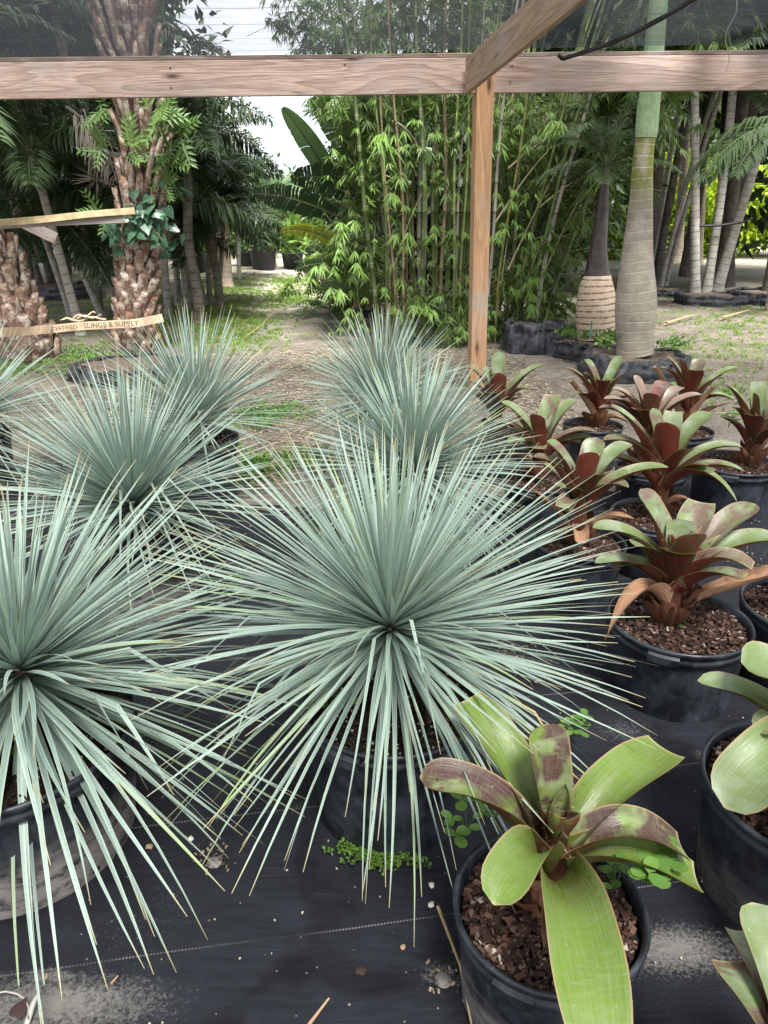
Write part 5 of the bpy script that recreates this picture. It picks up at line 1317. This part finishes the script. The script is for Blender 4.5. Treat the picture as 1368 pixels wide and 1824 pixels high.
for (px, py, n, s) in ((1330, 1000, 80, .08), (915, 1170, 70, .05), (1350, 900, 60, .10), (790, 1750, 26, .02), (380, 1535, 50, .02)):
    c = g(px, py)
    for k in range(n): b.box((c.x+random.gauss(0, s), c.y+random.gauss(0, s), .017), R(.003, .010), R(.002, .005), .003, Matrix.Rotation(R(0, PI), 3, 'Z'), 0, R(0, .6))
tag(b.build('crumbs', M['litter'], smooth=False), 'tiny crumbs of perlite and bark strewn over the weed cloth', 'litter', kind='stuff')
# individual bits
def nails(parent, pts, r=.006):
    for p in pts:
        b = MB(); b.lathe([(0.001, 0), (r, 0), (r, .004), (0.001, .005)], 10)
        o = b.build('nail_head', M['nail'], parent, smooth=False); o.location = p; o.rotation_euler = (PI/2, 0, 0)
M['nail'] = flat('rusty_nail', (.05, .03, .022), .6)
bo = bpy.data.objects['crossbeam']; L0 = (at(829, 140, 6.4).x - bo.matrix_world.translation.x)
nails(bo, [V((L0+dx, -.0205, hz)) for dx, hz in ((.16, .06), (.17, .13), (.155, .19), (.36, .07), (.37, .18), (-2.2, .19), (-2.21, .06), (2.4, .08), (2.41, .18), (-.9, .2))])
M['stick'] = flat('dry_stick', (.36, .24, .14), .8); M['flake'] = flat('pale_flake', (.62, .56, .48), .8)
def stick(label, way, r, mat='stick', name='dry_stick', cat='stick', z0=.014):
    P = [g(x, y, z) for x, y, z in way]; b = MB(); N_ = 12; pts = []
    for i in range(N_+1):
        k = i/N_*(len(P)-1); j = min(len(P)-2, int(k)); pts.append(P[j].lerp(P[j+1], k-j)-P[0])
    b.tube(pts, [r*(1-.5*i/N_) for i in range(N_+1)], 7); o = b.build(name, M[mat]); o.location = P[0]; tag(o, label, cat)
stick('long dry stalk lying left of the front bromeliad pot', [(780, 1615, .02), (805, 1680, .05), (820, 1720, .07), (842, 1835, .03)], .0038)
stick('short broken twig near the bottom edge', [(548, 1828, .014), (586, 1778, .02)], .004)
stick('tiny brown twig beside the pale dust at the lower left', [(198, 1752, .014), (210, 1738, .016)], .003)
stick('small grey branch on the dirt lane', [(438, 600, .02), (470, 575, .10), (492, 548, .16)], .006)
stick('pale dry palm stem on the dirt in front of the black bag at right', [(1186, 576, .04), (1232, 562, .05)], .022, 'stick')
stick('longer dry palm stem on the dirt at the right edge', [(1285, 566, .04), (1335, 552, .05)], .016, 'stick')
stick('thin black hose on the ground by the bottle palm bag', [(985, 632, .03), (1020, 640, .03), (1060, 652, .03)], .014, 'black', 'hose', 'hose')
for (px, py, s, lb, mt) in [(769, 1576, .011, 'small white petal on the cloth above the front pot', 'flake'), (340, 1495, .010, 'cream seed husk beside the front left yucca', 'flake'), (768, 1604+8, .010, 'white fleck just left of the front bromeliad pot', 'flake'), (267, 1508, .012, 'brown leaf scrap by the yucca leaf tips at the left', 'stick'), (81, 1744-4, .008, 'tan fragment at the lower left', 'stick'), (643, 1730, .014, 'dark brown leaf scrap near the bottom centre', 'core'), (718, 1688, .008, 'tiny brown chip above the dark leaf scrap', 'stick')]:
    q = g(px, py, .014); b = MB(); random.seed(px); n0 = b.vert((0, 0, .004))
    ids = [b.vert((math.cos(a*.9)*s*R(.5, 1), math.sin(a*.9)*s*R(.5, 1), R(0, .004))) for a in range(7)]
    lo_ = [b.vert((b.v[i][0], b.v[i][1], b.v[i][2]-.003)) for i in ids]
    for k in range(7): b.face((n0, ids[k], ids[(k+1) % 7])); b.face((ids[k], lo_[k], lo_[(k+1) % 7], ids[(k+1) % 7]))
    o = b.build('leaf_scrap', M[mt], smooth=False); o.location = q; tag(o, lb, 'scrap')
# irrigation stake with loop, bottom left
M['wht'] = flat('dirty_white_plastic', (.34, .33, .29), .6)
q = g(62, 1800, .02); t = thing('irrigation_stake', 'dirty white irrigation stake with a looped thin tube in the bottom left corner', 'irrigation stake', q)
b = MB(); b.tube([V((-.008, -.03, -.012)), V((.0, .0, .018)), V((.003, .012, .024))], [.0055, .005, .003], 10); b.build('stake', M['wht'], t)
b = MB(); b.tube([g(x, y, .03)-q for x, y in ((-10, 1770), (10, 1766), (30, 1770), (45, 1780), (51, 1795), (50, 1815))], .0018, 6); b.build('tube', M['wht'], t)
q = g(26, 1808, .03); b = MB(); heart(b, V((0, 0, 0)), V((.3, 1, .2)), V((0, -.3, 1)), .034, .5); o = b.build('fallen_leaf', flat('wine_leaf', (.035, .013, .013), .6)); o.location = q; tag(o, 'dark wine-coloured fallen leaf beside the irrigation stake', 'leaf')
# ground pins with sand
for (px, py, lb) in ((382, 1536, 'round ground pin in a ring of sand left of centre'), (790, 1745, 'sandy hole in the cloth left of the front pot')):
    q = g(px, py, .014); t = thing('ground_pin', lb, 'ground pin', q); b = MB()
    b.lathe([(0.001, .006), (.010, .006), (.014, .003), (.018, 0)], 16); b.build('head', flat('pin_metal', (.16, .15, .14), .6), t)
# weeds
def sprig(label, px, py, z, n, size, hgt, seed, mat='weed', name='weed', spread=.05, trif=True):
    random.seed(seed); q = g(px, py, z); t = thing(name, label, 'weed', q); b = MB(); sb = MB()
    for k in range(n):
        d = V((R(-1, 1), R(-1, 1), 0))*spread; e = V((d.x, d.y, hgt*R(.4, 1))); sb.tube([V((0, 0, -.01)), V((d.x*.4, d.y*.4, e.z*.7)), e], .0012, 4, cap=False)
        if trif:
            a0 = R(0, 6)
            for j in range(random.choice((2, 3, 4))):
                a = a0+j*2.1; dd = V((math.cos(a), math.sin(a), R(-.2, .3))).normalized(); oval(b, e, dd, size*R(.7, 1.1), R(0, 1))
        else: leaf_quad(b, e, rdir(.2), V((0, 0, 1)), size, size*.5, R(0, 1))
    b.build('leaves', M[mat], t, smooth=False); sb.build('stalks', M['rachis'], t)
def oval(b, p, d, ln, rnd):
    sd = d.cross(V((0, 0, 1))).normalized(); nn = sd.cross(d); pr = [(0, 0), (.26, .22), (.36, .55), (.24, .9), (0, 1), (-.24, .9), (-.36, .55), (-.26, .22)]
    c = b.vert(p+d*ln*.5-nn*.03*ln, (0, .5, rnd)); ids = [b.vert(p+sd*x*ln+d*y*ln+nn*.06*abs(x)*ln, (x, y, rnd)) for x, y in pr]
    for k in range(8): b.face((c, ids[k], ids[(k+1) % 8]))
sprig('round-leaved weed growing inside the left rim of the central yucca pot', 590, 1275, .33, 9, .032, .09, 1, spread=.055)
sprig('small weed with oval leaves left of the front bromeliad, by the pot rim', 832, 1475, .27, 6, .034, .05, 2, spread=.05)
sprig('oval-leaved weed spilling over the right rim of the front bromeliad pot', 1175, 1572, .36, 8, .040, .05, 3, spread=.045)
sprig('second small weed between bark and leaves at the right of the front pot', 1098, 1580, .26, 4, .03, .04, 4, spread=.03)
sprig('tiny bright seedling at the foot of the right foreground bromeliad', 1203, 1118, .25, 3, .022, .03, 5, spread=.012)
sprig('bright weed leaning on the ribbed pot', 1298, 760, .24, 7, .05, .10, 6, spread=.06)
sprig('small weed in the soil of the front left yucca tub', 55, 1335, .32, 6, .022, .04, 7, spread=.05, mat='weedd')
sprig('weed by the rim below the right foreground pot', 1312, 1165, .02, 4, .03, .10, 8, spread=.03)
sprig('little weed on the cloth between the two right foreground pots', 1118, 1018, .02, 3, .02, .03, 9, spread=.015)
sprig('weed in the gap behind the front bromeliad leaves', 1010, 1330, .05, 8, .03, .12, 10, spread=.05)
sprig('small weed at the edge of the front left tub', 128, 1560, .02, 3, .022, .02, 11, spread=.02)
sprig('weed among the yucca leaves left of centre', 430, 1060, .05, 5, .03, .08, 12, spread=.04)
random.seed(44); q = g(675, 1520, .02); t = thing('creeping_weed', 'mat of tiny-leaved creeping weed at the foot of the central yucca pot', 'weed', q); b = MB()
for k in range(46):
    a = R(0, 2*PI); L_ = R(.04, .135); d = V((math.cos(a)*1.0, math.sin(a)*.45, 0)); p = V((R(-.02, .02), R(-.02, .02), .0))
    for j in range(13):
        s = j/13; c = p+d*L_*s+V((R(-.004, .004), R(-.004, .004), R(0, .014)))
        for sg in (-1, 1):
            dd = (V((-d.y, d.x, 0))*sg+d*.4+rdir()*.5).normalized(); oval(b, c, dd, R(.006, .012), R(0, 1))
b.build('leaves', M['weedd'], t, smooth=False)
for i, (cx, cy, sx, sy, n, lb) in enumerate([(450, 745, 34, 10, 80, 'low green weeds on the dirt right of the left yuccas'), (520, 735, 30, 8, 30, 'low weeds on the dirt just left of the centre row'), (445, 835, 16, 14, 60, 'weeds at the edge of the cloth by the left pots'), (500, 830, 40, 12, 35, 'sparse weeds at the cloth edge before the centre row'), (150, 645, 60, 14, 190, 'pale green weeds at the foot of the shaggy trunks'), (20, 645, 30, 18, 90, 'weeds under the leaning shaggy trunk'), (1290, 700, 40, 14, 35, 'weeds on the dirt behind the back right bromeliads'), (560, 820, 20, 8, 20, 'few weeds close to the centre row')]):
    random.seed(200+i); pts = [g(random.gauss(cx, sx), random.gauss(cy, sy), .01) for k in range(n)]
    weed_patch('weeds', lb, pts, M['weed'], 9, .035, 300+i, spread=.035, hgt=.04)
